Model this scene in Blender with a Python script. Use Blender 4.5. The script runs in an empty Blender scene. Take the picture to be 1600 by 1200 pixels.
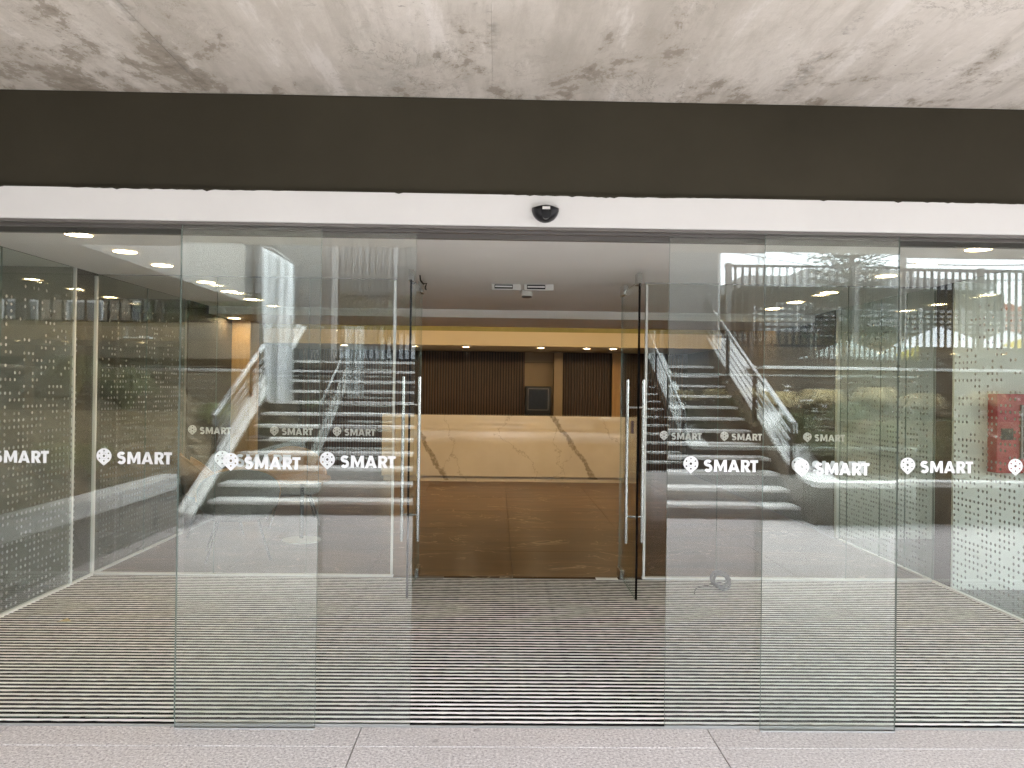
import bpy, bmesh, math, random
from mathutils import Vector, Matrix
R = math.radians
rnd = random.Random(7)
S = bpy.context.scene
COL = S.collection

# ------------------------------------------------------------------ camera, sky, sun, exposure
EYE = 1.55
cam_d = bpy.data.cameras.new("camera")
cam = bpy.data.objects.new("camera", cam_d)
COL.objects.link(cam)
cam_d.sensor_width = 36
cam_d.lens = 27
cam_d.clip_start = 0.05
cam_d.clip_end = 1500
yaw, pitch, roll = R(1.05), R(0.35), R(0.75)
fw = Vector((math.sin(yaw) * math.cos(pitch), math.cos(yaw) * math.cos(pitch), math.sin(pitch)))
r0 = Vector((math.cos(yaw), -math.sin(yaw), 0))
u0 = r0.cross(fw)
rt = r0 * math.cos(roll) + u0 * math.sin(roll)
up = u0 * math.cos(roll) - r0 * math.sin(roll)
m = Matrix((rt, up, -fw)).transposed().to_4x4()
m.translation = (0, 0, EYE)
cam.matrix_world = m
S.camera = cam

SUN_EL, SUN_AZ = 62, 14
w = bpy.data.worlds.new("World")
S.world = w
w.use_nodes = True
wn = w.node_tree
wn.nodes.clear()
sky = wn.nodes.new("ShaderNodeTexSky")
sky.sky_type = 'NISHITA'
sky.sun_disc = False
sky.sun_elevation = R(SUN_EL)
sky.sun_rotation = R(180 - SUN_AZ)
sky.air_density = 1.0
sky.dust_density = 3.0
sky.ozone_density = 1.0
bg = wn.nodes.new("ShaderNodeBackground")
bg.inputs[1].default_value = 0.15
wo = wn.nodes.new("ShaderNodeOutputWorld")
# thin bright overcast: broken cloud sheet over the clear sky
tc = wn.nodes.new("ShaderNodeTexCoord")
cmap = wn.nodes.new("ShaderNodeMapping")
cmap.inputs['Scale'].default_value = (1, 1, 2.6)
cnz = wn.nodes.new("ShaderNodeTexNoise")
cnz.inputs['Scale'].default_value = 3.2
cnz.inputs['Detail'].default_value = 6
cnz.inputs['Roughness'].default_value = .6
crp = wn.nodes.new("ShaderNodeValToRGB")
crp.color_ramp.elements[0].position = .30
crp.color_ramp.elements[0].color = (.55, .55, .55, 1)
crp.color_ramp.elements[1].position = .68
crp.color_ramp.elements[1].color = (1, 1, 1, 1)
cmx = wn.nodes.new("ShaderNodeMix")
cmx.data_type = 'RGBA'
cmx.inputs[7].default_value = (7.2, 7.65, 8.2, 1)
wn.links.new(tc.outputs['Generated'], cmap.inputs[0])
wn.links.new(cmap.outputs[0], cnz.inputs['Vector'])
wn.links.new(cnz.outputs['Fac'], crp.inputs[0])
wn.links.new(crp.outputs[0], cmx.inputs[0])
wn.links.new(sky.outputs[0], cmx.inputs[6])
wn.links.new(cmx.outputs[2], bg.inputs[0])
wn.links.new(bg.outputs[0], wo.inputs[0])
sun_d = bpy.data.lights.new("sun", 'SUN')
sun_d.energy = 0.6
sun_d.angle = R(20)
sun_d.color = (1.0, 0.96, 0.9)
sun = bpy.data.objects.new("sun", sun_d)
COL.objects.link(sun)
sun.rotation_euler = (R(90 - SUN_EL), 0, R(SUN_AZ))
sun.location = (0, -20, 40)
S.view_settings.view_transform = 'Standard'
S.view_settings.look = 'None'
S.view_settings.gamma = 1
S.view_settings.use_curve_mapping = False
S.view_settings.exposure = 3.4
cy = S.cycles
cy.use_denoising = True
cy.denoising_prefilter = 'NONE'
cy.max_bounces = 10
cy.diffuse_bounces = 5
cy.glossy_bounces = 5
cy.transmission_bounces = 6
cy.transparent_max_bounces = 40
cy.caustics_reflective = False
cy.caustics_refractive = False
cy.sample_clamp_indirect = 12
cy.use_adaptive_sampling = False

# ------------------------------------------------------------------ node helpers and materials
class NT:
    def __init__(s, name):
        s.m = bpy.data.materials.new(name)
        s.m.use_nodes = True
        s.t = s.m.node_tree
        s.t.nodes.clear()
        s.out = s.n("ShaderNodeOutputMaterial")
    def n(s, kind, **kw):
        x = s.t.nodes.new(kind)
        for k, v in kw.items():
            setattr(x, k, v)
        return x
    def l(s, a, b):
        s.t.links.new(a, b)
    def set(s, node, i, v):
        if hasattr(v, "is_output") or isinstance(v, bpy.types.NodeSocket):
            s.l(v, node.inputs[i])
        else:
            node.inputs[i].default_value = v
    def coord(s, scale=(1, 1, 1), rot=(0, 0, 0)):
        g = s.n("ShaderNodeNewGeometry")
        mp = s.n("ShaderNodeMapping")
        s.l(g.outputs['Position'], mp.inputs[0])
        mp.inputs['Scale'].default_value = scale
        mp.inputs['Rotation'].default_value = rot
        return mp.outputs[0]
    def noise(s, co, scale, detail=4, rough=.55, dist=0):
        x = s.n("ShaderNodeTexNoise")
        s.l(co, x.inputs['Vector'])
        x.inputs['Scale'].default_value = scale
        x.inputs['Detail'].default_value = detail
        x.inputs['Roughness'].default_value = rough
        x.inputs['Distortion'].default_value = dist
        return x.outputs['Fac']
    def ramp(s, f, stops):
        x = s.n("ShaderNodeValToRGB")
        s.l(f, x.inputs[0])
        e = x.color_ramp.elements
        while len(e) < len(stops):
            e.new(.5)
        for i, (p, c) in enumerate(stops):
            e[i].position = p
            e[i].color = (*c, 1) if len(c) == 3 else c
        return x.outputs[0]
    def step(s, f, a, b):
        if a > b:
            return s.ramp(f, [(b, (1, 1, 1)), (a, (0, 0, 0))])
        return s.ramp(f, [(a, (0, 0, 0)), (b, (1, 1, 1))])
    def math(s, op, a, b=0.0, c=None):
        x = s.n("ShaderNodeMath", operation=op)
        s.set(x, 0, a)
        s.set(x, 1, b)
        if c is not None:
            s.set(x, 2, c)
        return x.outputs[0]
    def mix(s, f, a, b, mode='MIX'):
        x = s.n("ShaderNodeMix", data_type='RGBA', blend_type=mode)
        s.set(x, 0, f)
        for i, v in ((6, a), (7, b)):
            if isinstance(v, tuple):
                v = (*v, 1)
            s.set(x, i, v)
        return x.outputs[2]
    def sep(s, v):
        x = s.n("ShaderNodeSeparateXYZ")
        s.l(v, x.inputs[0])
        return x.outputs
    def bsdf(s, color, rough=.5, metal=0, bump=None, bs=.2, bd=.01, spec=.5, alpha=None, trans=None):
        p = s.n("ShaderNodeBsdfPrincipled")
        if isinstance(color, tuple):
            color = (*color, 1)
        s.set(p, 'Base Color', color)
        s.set(p, 'Roughness', rough)
        s.set(p, 'Metallic', metal)
        s.set(p, 'Specular IOR Level', spec)
        if bump is not None:
            b = s.n("ShaderNodeBump")
            b.inputs['Strength'].default_value = bs
            b.inputs['Distance'].default_value = bd
            s.l(bump, b.inputs['Height'])
            s.l(b.outputs[0], p.inputs['Normal'])
        s.l(p.outputs[0], s.out.inputs[0])
        return p

def plain(name, c, rough=.5, metal=0, var=.12, scale=3., spec=.5, bs=0.1, fine=90):
    t = NT(name)
    co = t.coord()
    f = t.noise(co, scale, 5, .6)
    a = tuple(max(0, x * (1 - var)) for x in c)
    b = tuple(min(1, x * (1 + var)) for x in c)
    colr = t.ramp(f, [(.3, a), (.7, b)])
    t.bsdf(colr, rough, metal, t.noise(co, fine, 3), bs, .002, spec)
    return t.m

def make_glass(name, tint, base=.045, wave=0):
    t = NT(name)
    lw = t.n("ShaderNodeLayerWeight")
    lw.inputs[0].default_value = .5
    p5 = t.math('POWER', lw.outputs['Facing'], 5)
    fac = t.math('MULTIPLY_ADD', p5, 1 - base, base)
    tr = t.n("ShaderNodeBsdfTransparent")
    tr.inputs[0].default_value = (*tint, 1)
    gl = t.n("ShaderNodeBsdfGlossy")
    gl.inputs['Roughness'].default_value = 0
    gl.inputs['Color'].default_value = (.97, 1, .985, 1)
    if wave:
        b = t.n("ShaderNodeBump")
        b.inputs['Strength'].default_value = 1
        b.inputs['Distance'].default_value = wave
        t.l(t.noise(t.coord(), 2.2, 1, .4), b.inputs['Height'])
        t.l(b.outputs[0], gl.inputs['Normal'])
    mx = t.n("ShaderNodeMixShader")
    t.l(fac, mx.inputs[0])
    t.l(tr.outputs[0], mx.inputs[1])
    t.l(gl.outputs[0], mx.inputs[2])
    t.l(mx.outputs[0], t.out.inputs[0])
    return t.m

def emit(name, c, s):
    t = NT(name)
    e = t.n("ShaderNodeEmission")
    e.inputs[0].default_value = (*c, 1)
    e.inputs[1].default_value = s
    t.l(e.outputs[0], t.out.inputs[0])
    return t.m

M = {}
M['glass'] = make_glass('clear_glass', (.948, .963, .954))
M['glass_side'] = make_glass('side_glass', (.94, .965, .95), .04, 0)
M['glass_edge'] = plain('glass_edge', (.20, .25, .225), .15, var=.05)
M['white_edge'] = plain('polished_edge', (.75, .76, .74), .3, var=.03)

def concrete_ceiling():
    t = NT('stained_concrete')
    co = t.coord()
    y = t.sep(co)[1]
    x = t.sep(co)[0]
    diag = t.coord((1.5, .55, 1), (0, 0, -.28))
    big = t.noise(diag, 1.1, 8, .62, .3)
    base = t.ramp(big, [(.30, (.42, .39, .335)), (.45, (.53, .495, .435)), (.55, (.61, .575, .515)), (.72, (.67, .635, .58))])
    # trowelled film, long faint wipes
    wipe = t.noise(t.coord((3.4, .5, 1), (0, 0, -.5)), 2.6, 8, .7, .2)
    base = t.mix(t.math('MULTIPLY', t.step(wipe, .50, .62), .5), base, (.40, .37, .315))
    base = t.mix(t.math('MULTIPLY', t.step(wipe, .44, .36), .5), base, (.73, .70, .655))
    # flaked paint: ragged islands with crisp rims, mostly beside the beam and towards the left
    near = t.n("ShaderNodeMapRange")
    t.l(y, near.inputs[0])
    for i, v in ((1, 2.35), (2, 3.46), (3, -.055), (4, .088)):
        near.inputs[i].default_value = v
    left = t.n("ShaderNodeMapRange")
    t.l(x, left.inputs[0])
    for i, v in ((1, -2.6), (2, 1.6), (3, .05), (4, -.035)):
        left.inputs[i].default_value = v
    bias = t.math('ADD', near.outputs[0], left.outputs[0])
    fl = t.noise(t.coord((1.25, .7, 1), (0, 0, .3)), 2.3, 12, .72, .25)
    fl = t.math('ADD', fl, bias)
    lace = t.noise(co, 15, 7, .76)
    fl2 = t.math('ADD', fl, t.math('MULTIPLY', t.math('SUBTRACT', lace, .5), .16))
    base = t.mix(t.math('MULTIPLY', t.step(fl2, .555, .60), .65), base, (.405, .37, .315))
    base = t.mix(t.math('MULTIPLY', t.step(fl2, .608, .622), .85), base, (.30, .265, .215))
    base = t.mix(t.math('MULTIPLY', t.step(fl2, .655, .69), .7), base, (.215, .188, .15))
    # lacy broken rims
    rim = t.math('SUBTRACT', 1, t.math('MULTIPLY', t.math('ABSOLUTE', t.math('SUBTRACT', fl2, .56)), 150))
    rim = t.math('MULTIPLY', t.math('MAXIMUM', rim, 0), t.step(t.noise(co, 6, 4, .7), .48, .6))
    base = t.mix(t.math('MULTIPLY', rim, .55), base, (.24, .22, .185))
    vein = t.noise(t.coord((1.1, .8, 1), (0, 0, .2)), 3.4, 9, .74, .9)
    vl = t.math('MULTIPLY', t.step(t.math('ABSOLUTE', t.math('SUBTRACT', vein, .5)), .016, 0), t.step(t.noise(co, 1.9, 3), .50, .62))
    base = t.mix(t.math('MULTIPLY', vl, .75), base, (.25, .23, .19))
    # grey green damp tint in places
    damp = t.math('MULTIPLY', t.step(t.noise(co, 1.3, 4, .6), .54, .68), t.step(fl, .47, .56))
    base = t.mix(t.math('MULTIPLY', damp, .4), base, (.36, .37, .335))
    speck = t.step(t.noise(co, 60, 2, .5), .66, .74)
    base = t.mix(t.math('MULTIPLY', t.math('MULTIPLY', speck, t.step(t.noise(co, 2.1, 3), .52, .64)), .7), base, (.17, .15, .13))
    fine = t.noise(co, 34, 7, .75)
    base = t.mix(t.math('MULTIPLY', t.step(fine, .45, .75), .2), base, (.36, .335, .30))
    wob = t.math('MULTIPLY', t.math('SUBTRACT', t.noise(co, 3.5, 5, .7), .5), .12)
    xx = t.math('ADD', t.math('ADD', x, wob), 1.32 + 12.8)
    fr = t.math('ABSOLUTE', t.math('SUBTRACT', t.math('FRACT', t.math('ADD', t.math('DIVIDE', xx, 1.28), .5)), .5))
    ln = t.math('MULTIPLY', t.step(fr, .03, .0), t.step(t.noise(co, 4.1, 7, .75), .49, .58))
    base = t.mix(t.math('MULTIPLY', ln, .8), base, (.25, .235, .205))
    t.bsdf(base, .85, 0, t.math('ADD', fl2, t.math('MULTIPLY', fine, .2)), .5, .012, .2)
    return t.m
M['concrete'] = concrete_ceiling()

def granite():
    t = NT('pale_granite')
    co = t.coord()
    n1 = t.noise(co, 80, 3, .8)
    n2 = t.noise(co, 42, 4, .7)
    n3 = t.noise(co, 1.4, 5, .6)
    c = t.ramp(n1, [(.32, (.13, .115, .115)), (.43, (.42, .385, .38)), (.55, (.59, .55, .54)), (.70, (.86, .82, .81))])
    c = t.mix(t.math('MULTIPLY', t.step(n2, .56, .66), .5), c, (.36, .335, .335))
    c = t.mix(t.math('MULTIPLY', t.step(n2, .40, .34), .4), c, (.60, .53, .52))
    c = t.mix(t.math('MULTIPLY', t.step(n3, .45, .7), .35), c, (.40, .37, .36))
    oi = t.n("ShaderNodeObjectInfo")
    c = t.mix(t.math('MULTIPLY', oi.outputs['Random'], .22), c, (.38, .345, .34))
    gum = t.step(t.noise(co, 9, 2, .4), .74, .77)
    c = t.mix(t.math('MULTIPLY', gum, .5), c, (.22, .20, .195))
    t.bsdf(c, .55, 0, n1, .25, .002, .4)
    return t.m
M['granite'] = granite()

def lobby_marble():
    t = NT('brown_marble_tile')
    co = t.coord((.7, 2.6, 1), (0, 0, .12))
    oi = t.n("ShaderNodeObjectInfo")
    n = t.noise(co, 1.1, 6, .6, .8)
    c = t.ramp(n, [(.30, (.050, .024, .008)), (.5, (.088, .045, .0165)), (.68, (.140, .077, .031))])
    v = t.n("ShaderNodeTexNoise")
    t.l(t.coord((1, 1.9, 1), (0, 0, .3)), v.inputs['Vector'])
    v.inputs['Scale'].default_value = 1.3
    v.inputs['Detail'].default_value = 5
    v.inputs['Distortion'].default_value = 1.1
    vein = t.step(t.math('ABSOLUTE', t.math('SUBTRACT', v.outputs['Fac'], .5)), .011, 0)
    msk = t.step(t.noise(t.coord(), 1.7, 2), .46, .56)
    c = t.mix(t.math('MULTIPLY', t.math('MULTIPLY', vein, msk), .8), c, (.50, .38, .25))
    c = t.mix(t.math('MULTIPLY', oi.outputs['Random'], .2), c, (.12, .07, .034))
    t.bsdf(c, .28, 0, n, .02, .002, .25)
    return t.m
M['lobby_tile'] = lobby_marble()

def seg_dist(t, x, z, a, b, wob, wid):
    """mask of a vein that runs from a to b (x, z) with a wobble"""
    ax, az = a
    bx, bz = b
    k = (bx - ax) / (bz - az)
    cx = t.math('ADD', t.math('MULTIPLY_ADD', z, k, ax - k * az), wob)
    d = t.math('ABSOLUTE', t.math('SUBTRACT', x, cx))
    mk = t.step(d, wid, wid * .55)
    lo, hi = min(az, bz), max(az, bz)
    return t.math('MULTIPLY', t.math('MULTIPLY', mk, t.math('GREATER_THAN', z, lo)), t.math('LESS_THAN', z, hi))

def counter_marble():
    t = NT('veined_marble')
    co = t.coord()
    x, y, z = t.sep(co)
    n = t.noise(co, 1.3, 5, .6)
    c = t.ramp(n, [(.3, (.60, .565, .52)), (.7, (.70, .67, .625))])
    wob = t.math('MULTIPLY', t.math('SUBTRACT', t.noise(co, 3.2, 6, .65), .5), .34)
    wob2 = t.math('MULTIPLY', t.math('SUBTRACT', t.noise(co, 4.6, 6, .7), .5), .5)
    inner = t.noise(co, 16, 5, .7)
    thick = [((-1.32, .86), (-.86, .02), .055), ((.92, 1.1), (1.62, .05), .06)]
    thin = [((-.85, 1.1), (-.72, .45), .009), ((-.72, .46), (-.52, .0), .012), ((-.72, .45), (-.92, .1), .008),
            ((-.02, .8), (.62, .32), .009), ((.62, .34), (.66, .02), .008), ((1.3, .5), (.9, .02), .006),
            ((.95, .9), (1.1, .05), .008), ((1.7, 1.1), (2.05, .6), .009), ((-1.8, 1.), (-1.5, .1), .012), ((.2, 1.1), (.02, .8), .007)]
    for a, b, wd in thick:
        mk = seg_dist(t, x, z, a, b, wob, wd)
        c = t.mix(t.math('MULTIPLY', mk, t.step(inner, .3, .55)), c, (.24, .205, .165))
        c = t.mix(t.math('MULTIPLY', mk, .35), c, (.40, .36, .30))
    for a, b, wd in thin:
        c = t.mix(t.math('MULTIPLY', seg_dist(t, x, z, a, b, wob2, wd), .6), c, (.33, .29, .24))
    t.bsdf(c, .03, 0, t.noise(co, 1.8, 3), .006, .01, .6)
    return t.m
M['counter'] = counter_marble()

def wood(name, a, b, rough=.5):
    t = NT(name)
    co = t.coord((14, 14, 1.2))
    oi = t.n("ShaderNodeObjectInfo")
    n = t.noise(co, 1.6, 6, .65, .6)
    c = t.ramp(n, [(.3, a), (.7, b)])
    t.bsdf(c, rough, 0, n, .1, .003)
    return t.m
M['slat'] = wood('dark_walnut', (.035, .016, .009), (.085, .040, .021), .45)
M['slat_back'] = plain('slat_backing', (.012, .008, .006), .8)
M['oak'] = wood('honey_oak', (.42, .25, .10), (.55, .34, .15), .45)
M['cupboard'] = plain('cupboard_laminate', (.24, .18, .115), .5, var=.05)
M['white'] = plain('white_paint', (.63, .625, .61), .45, var=.035, scale=1.6)
M['ceil'] = plain('white_plaster', (.86, .845, .82), .85, var=.03, scale=.8)
M['ceil_tan'] = plain('tan_plaster', (.55, .50, .42), .85, var=.03, scale=.8)
M['beam_paint'] = plain('dark_olive_paint', (.037, .0325, .022), .75, var=.16, scale=1.3, spec=.12, bs=.18, fine=130)
M['black'] = plain('black_plastic', (.009, .009, .011), .32, var=.1, spec=.3)
M['rubber'] = plain('black_rubber', (.006, .006, .007), .95, var=.1, spec=.1)
M['grey_rail'] = plain('track_aluminium', (.16, .15, .14), .4, .6, var=.08)
M['steel'] = plain('brushed_steel', (.50, .50, .49), .22, 1, var=.06, scale=12)
M['alu'] = plain('aluminium_rail', (.86, .85, .83), .5, 0, var=.13, scale=5)
M['vinyl'] = plain('white_vinyl', (.70, .71, .71), .5, var=.06)
M['dot'] = plain('frosted_dot', (.28, .285, .275), .6, var=.05)
M['brown_panel'] = plain('umber_panel', (.060, .046, .036), .5, var=.08)
M['dark_wall'] = plain('dark_brown_wall', (.060, .042, .030), .6, var=.1)
M['olive_wall'] = plain('olive_wall', (.26, .25, .215), .6, var=.07)
M['room_white'] = plain('room_white_paint', (.66, .69, .64), .6, var=.03)
M['room_floor'] = plain('grey_room_floor', (.16, .165, .16), .4, var=.1)
M['red'] = plain('red_enamel', (.34, .008, .014), .35, var=.06)
M['orange_light'] = emit('warm_lamp', (1.0, .74, .43), 19)
M['led'] = emit('warm_led', (1.0, .66, .28), 2.6)
M['screen'] = plain('dark_appliance_glass', (.010, .011, .013), .2, var=.3, scale=20, spec=.25)
M['fabric_grey'] = plain('grey_upholstery', (.20, .19, .18), .9, var=.1, scale=30)
M['fabric_tan'] = plain('tan_leather', (.42, .23, .10), .5, var=.1)
M['step_top'] = plain('pale_tread_stone', (.72, .70, .665), .6, var=.12, scale=6)
M['riser'] = plain('dark_riser_stone', (.055, .048, .042), .7, var=.2, scale=5)
M['conc_wall'] = plain('cast_concrete', (.34, .32, .29), .85, var=.14, scale=2.4, fine=40, bs=.3)
M['conc_pale'] = plain('pale_coping', (.78, .765, .73), .8, var=.1, scale=5)
M['wall_brown'] = plain('brown_render', (.12, .095, .07), .85, var=.14, scale=2)
M['wall_tan'] = plain('tan_render', (.36, .30, .22), .85, var=.12, scale=1.5)
M['grey_block'] = plain('grey_render', (.17, .17, .168), .85, var=.07, scale=1)
M['bar'] = plain('anthracite_paint', (.012, .012, .014), .45, var=.1)
M['gal'] = plain('galvanised_post', (.40, .40, .39), .5, .3, var=.1)
M['asphalt'] = plain('asphalt', (.055, .054, .053), .9, var=.2, scale=6)
M['house_white'] = plain('house_white_render', (.48, .47, .45), .8, var=.08, scale=.8)
M['house_tan'] = plain('house_tan_render', (.20, .155, .11), .85, var=.14, scale=.7)
M['window_dark'] = plain('dark_window', (.03, .035, .04), .08, var=.3, scale=1)
M['terracotta'] = plain('terracotta_tile', (.46, .15, .075), .8, var=.25, scale=3)
M['tent'] = plain('white_canvas', (.80, .82, .84), .8, var=.03)
M['cloth'] = plain('white_banner_cloth', (.80, .815, .81), .85, var=.04)
M['car_paint'] = plain('silver_car_paint', (.78, .79, .80), .25, 0, var=.03)
M['leaf'] = plain('green_leaf', (.046, .066, .022), .6, var=.5, scale=5)
M['needle'] = plain('pine_needle', (.028, .050, .026), .7, var=.4, scale=4)
M['straw'] = plain('straw_grass', (.46, .37, .20), .8, var=.35, scale=9)
M['green_blade'] = plain('green_grass_blade', (.075, .088, .032), .7, var=.4, scale=9)
M['bark'] = plain('bark', (.10, .075, .05), .9, var=.3, scale=8)
M['flower'] = plain('white_petal', (.82, .82, .80), .7, var=.03)
M['yellow'] = plain('yellow_cloth', (.62, .47, .03), .8, var=.06)
M['cable'] = plain('grey_cable', (.045, .045, .05), .5, var=.2)

def stonework(name, a, b, mortar, sx, sz):
    t = NT(name)
    co = t.coord()
    x, y, z = t.sep(co)
    cb = t.n("ShaderNodeCombineXYZ")
    t.l(x, cb.inputs[0])
    t.l(z, cb.inputs[1])
    br = t.n("ShaderNodeTexBrick")
    t.l(cb.outputs[0], br.inputs[0])
    br.inputs['Color1'].default_value = (*a, 1)
    br.inputs['Color2'].default_value = (*b, 1)
    br.inputs['Mortar'].default_value = (*mortar, 1)
    br.inputs['Scale'].default_value = 1
    br.inputs['Brick Width'].default_value = sx
    br.inputs['Row Height'].default_value = sz
    br.inputs['Mortar Size'].default_value = .012
    c = t.mix(.5, br.outputs[0], t.ramp(t.noise(co, 3, 5), [(.3, a), (.7, b)]))
    t.bsdf(c, .9, 0, br.outputs['Fac'], .3, .01)
    return t.m
M['stone'] = stonework('rough_stone_cladding', (.085, .056, .038), (.16, .115, .08), (.06, .048, .036), .42, .15)

def soil(name, gain):
    t = NT(name)
    co = t.coord()
    n = t.noise(t.coord((1, 2.4, 3)), 4, 8, .7, .5)
    c = t.ramp(n, [(p, tuple(gain * q_ for q_ in cc)) for p, cc in ((.3, (.040, .030, .019)), (.5, (.085, .066, .042)), (.68, (.19, .152, .10)))])
    c = t.mix(t.math('MULTIPLY', t.step(t.noise(co, 1.6, 4), .52, .66), .5), c, (.048, .052, .024))
    t.bsdf(c, .95, 0, n, .9, .06, .2)
    return t.m
M['soil'] = soil('dark_bed_soil', 1.0)
M['dry_soil'] = soil('dry_bare_soil', 2.5)
M['pale_blade'] = plain('pale_grass_blade', (.30, .32, .15), .7, var=.4, scale=9)

# ------------------------------------------------------------------ mesh helpers
class MB:
    def __init__(s):
        s.v, s.f, s.mi = [], [], []
    def add(s, vs, fs, mi=0):
        b = len(s.v)
        s.v += [tuple(x) for x in vs]
        for f in fs:
            s.f.append(tuple(i + b for i in f))
            s.mi.append(mi)
        return s
    def box(s, x0, x1, y0, y1, z0, z1, mi=0, edge=None):
        v = [(x0, y0, z0), (x1, y0, z0), (x1, y1, z0), (x0, y1, z0), (x0, y0, z1), (x1, y0, z1), (x1, y1, z1), (x0, y1, z1)]
        fs = [(0, 3, 2, 1), (4, 5, 6, 7), (0, 1, 5, 4), (1, 2, 6, 5), (2, 3, 7, 6), (3, 0, 4, 7)]
        if edge is None:
            return s.add(v, fs, mi)
        d = (x1 - x0, y1 - y0, z1 - z0)
        thin = d.index(min(d))
        big = {0: (3, 5), 1: (2, 4), 2: (0, 1)}[thin]
        b = len(s.v)
        s.v += v
        for i, f in enumerate(fs):
            s.f.append(tuple(k + b for k in f))
            s.mi.append(mi if i in big else edge)
        return s
    def bbox(s, x0, x1, y0, y1, z0, z1, r=.004, mi=0):
        """box with chamfered edges"""
        bm = bmesh.new()
        bmesh.ops.create_cube(bm, size=1)
        for q in bm.verts:
            q.co = Vector(((x0 + x1) / 2 + q.co.x * (x1 - x0), (y0 + y1) / 2 + q.co.y * (y1 - y0), (z0 + z1) / 2 + q.co.z * (z1 - z0)))
        bmesh.ops.bevel(bm, geom=bm.edges[:], offset=r, segments=2, profile=.5, affect='EDGES')
        return s.bm(bm, mi)
    def bm(s, bm, mi=0):
        bm.verts.index_update()
        s.add([q.co.copy() for q in bm.verts], [[q.index for q in f.verts] for f in bm.faces], mi)
        bm.free()
        return s
    def tube(s, pts, r, n=8, mi=0, cap=True):
        pts = [Vector(p) for p in pts]
        rs = r if isinstance(r, (list, tuple)) else [r] * len(pts)
        vs, fs = [], []
        side = None
        for i, p in enumerate(pts):
            d = (pts[min(i + 1, len(pts) - 1)] - pts[max(i - 1, 0)]).normalized()
            if side is None:
                side = d.orthogonal().normalized()
            side = (side - d * side.dot(d)).normalized()
            o = d.cross(side)
            for k in range(n):
                a = 2 * math.pi * k / n
                vs.append(p + (side * math.cos(a) + o * math.sin(a)) * rs[i])
        for i in range(len(pts) - 1):
            for k in range(n):
                k2 = (k + 1) % n
                fs.append((i * n + k, i * n + k2, (i + 1) * n + k2, (i + 1) * n + k))
        if cap:
            fs.append(tuple(range(n))[::-1])
            fs.append(tuple((len(pts) - 1) * n + k for k in range(n)))
        return s.add(vs, fs, mi)
    def beam(s, a, b, wd, ht, mi=0):
        """rectangular bar from a to b, wd sideways, ht upwards"""
        a, b = Vector(a), Vector(b)
        d = (b - a).normalized()
        ref = Vector((0, 0, 1)) if abs(d.z) < .95 else Vector((0, 1, 0))
        sd = d.cross(ref).normalized() * wd / 2
        u = sd.cross(d).normalized() * ht / 2
        v = [a - sd - u, a + sd - u, a + sd + u, a - sd + u, b - sd - u, b + sd - u, b + sd + u, b - sd + u]
        return s.add(v, [(0, 3, 2, 1), (4, 5, 6, 7), (0, 1, 5, 4), (1, 2, 6, 5), (2, 3, 7, 6), (3, 0, 4, 7)], mi)
    def lathe(s, prof, c=(0, 0, 0), n=24, mi=0):
        vs, fs = [], []
        for r, z in prof:
            for k in range(n):
                a = 2 * math.pi * k / n
                vs.append((c[0] + r * math.cos(a), c[1] + r * math.sin(a), c[2] + z))
        for i in range(len(prof) - 1):
            for k in range(n):
                k2 = (k + 1) % n
                fs.append((i * n + k, i * n + k2, (i + 1) * n + k2, (i + 1) * n + k))
        fs.append(tuple(range(n))[::-1])
        fs.append(tuple((len(prof) - 1) * n + k for k in range(n)))
        return s.add(vs, fs, mi)
    def prism(s, poly, y0, y1, mi=0):
        """(x, z) outline, anticlockwise seen from -Y, extruded from y0 to y1"""
        n = len(poly)
        vs = [(x, y0, z) for x, z in poly] + [(x, y1, z) for x, z in poly]
        fs = [tuple(range(n)), tuple(range(n, 2 * n))[::-1]]
        for i in range(n):
            j = (i + 1) % n
            fs.append((i, i + n, j + n, j))
        return s.add(vs, fs, mi)
    def prism_x(s, poly, x0, x1, mi=0):
        """(y, z) outline extruded along x"""
        n = len(poly)
        vs = [(x0, y, z) for y, z in poly] + [(x1, y, z) for y, z in poly]
        fs = [tuple(range(n))[::-1], tuple(range(n, 2 * n))]
        for i in range(n):
            j = (i + 1) % n
            fs.append((i, j, j + n, i + n))
        return s.add(vs, fs, mi)
    def mesh(s, name, mats, origin=(0, 0, 0), smooth=False):
        me = bpy.data.meshes.new(name)
        o = Vector(origin)
        me.from_pydata([Vector(q) - o for q in s.v], [], s.f)
        for x in (mats if isinstance(mats, (list, tuple)) else [mats]):
            me.materials.append(x)
        me.polygons.foreach_set("material_index", s.mi)
        bm = bmesh.new()
        bm.from_mesh(me)
        bmesh.ops.recalc_face_normals(bm, faces=bm.faces)
        bm.to_mesh(me)
        bm.free()
        if smooth:
            me.polygons.foreach_set("use_smooth", [True] * len(me.polygons))
        me.update()
        return me

ORG = {}
def props(o, label=None, cat=None, group=None, kind=None):
    if label: o['label'] = label
    if cat: o['category'] = cat
    if group: o['group'] = group
    if kind: o['kind'] = kind
    return o
def thing(name, label, cat, loc=(0, 0, 0), group=None, kind=None):
    o = bpy.data.objects.new(name, None)
    o.empty_display_size = .1
    COL.objects.link(o)
    o.location = loc
    ORG[o.name] = Vector(loc)
    return props(o, label, cat, group, kind)
def obj(name, mb, mat, parent=None, label=None, cat=None, group=None, kind=None, smooth=False, origin=None):
    """link one mesh object; vertices are world coordinates"""
    if parent is not None:
        org = ORG[parent.name]
    else:
        org = Vector(origin) if origin else Vector((0, 0, 0))
    me = mb if isinstance(mb, bpy.types.Mesh) else mb.mesh(name, mat, org, smooth)
    o = bpy.data.objects.new(name, me)
    COL.objects.link(o)
    if parent is not None:
        o.parent = parent
    else:
        o.location = org
    ORG[o.name] = org
    return props(o, label, cat, group, kind)
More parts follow.
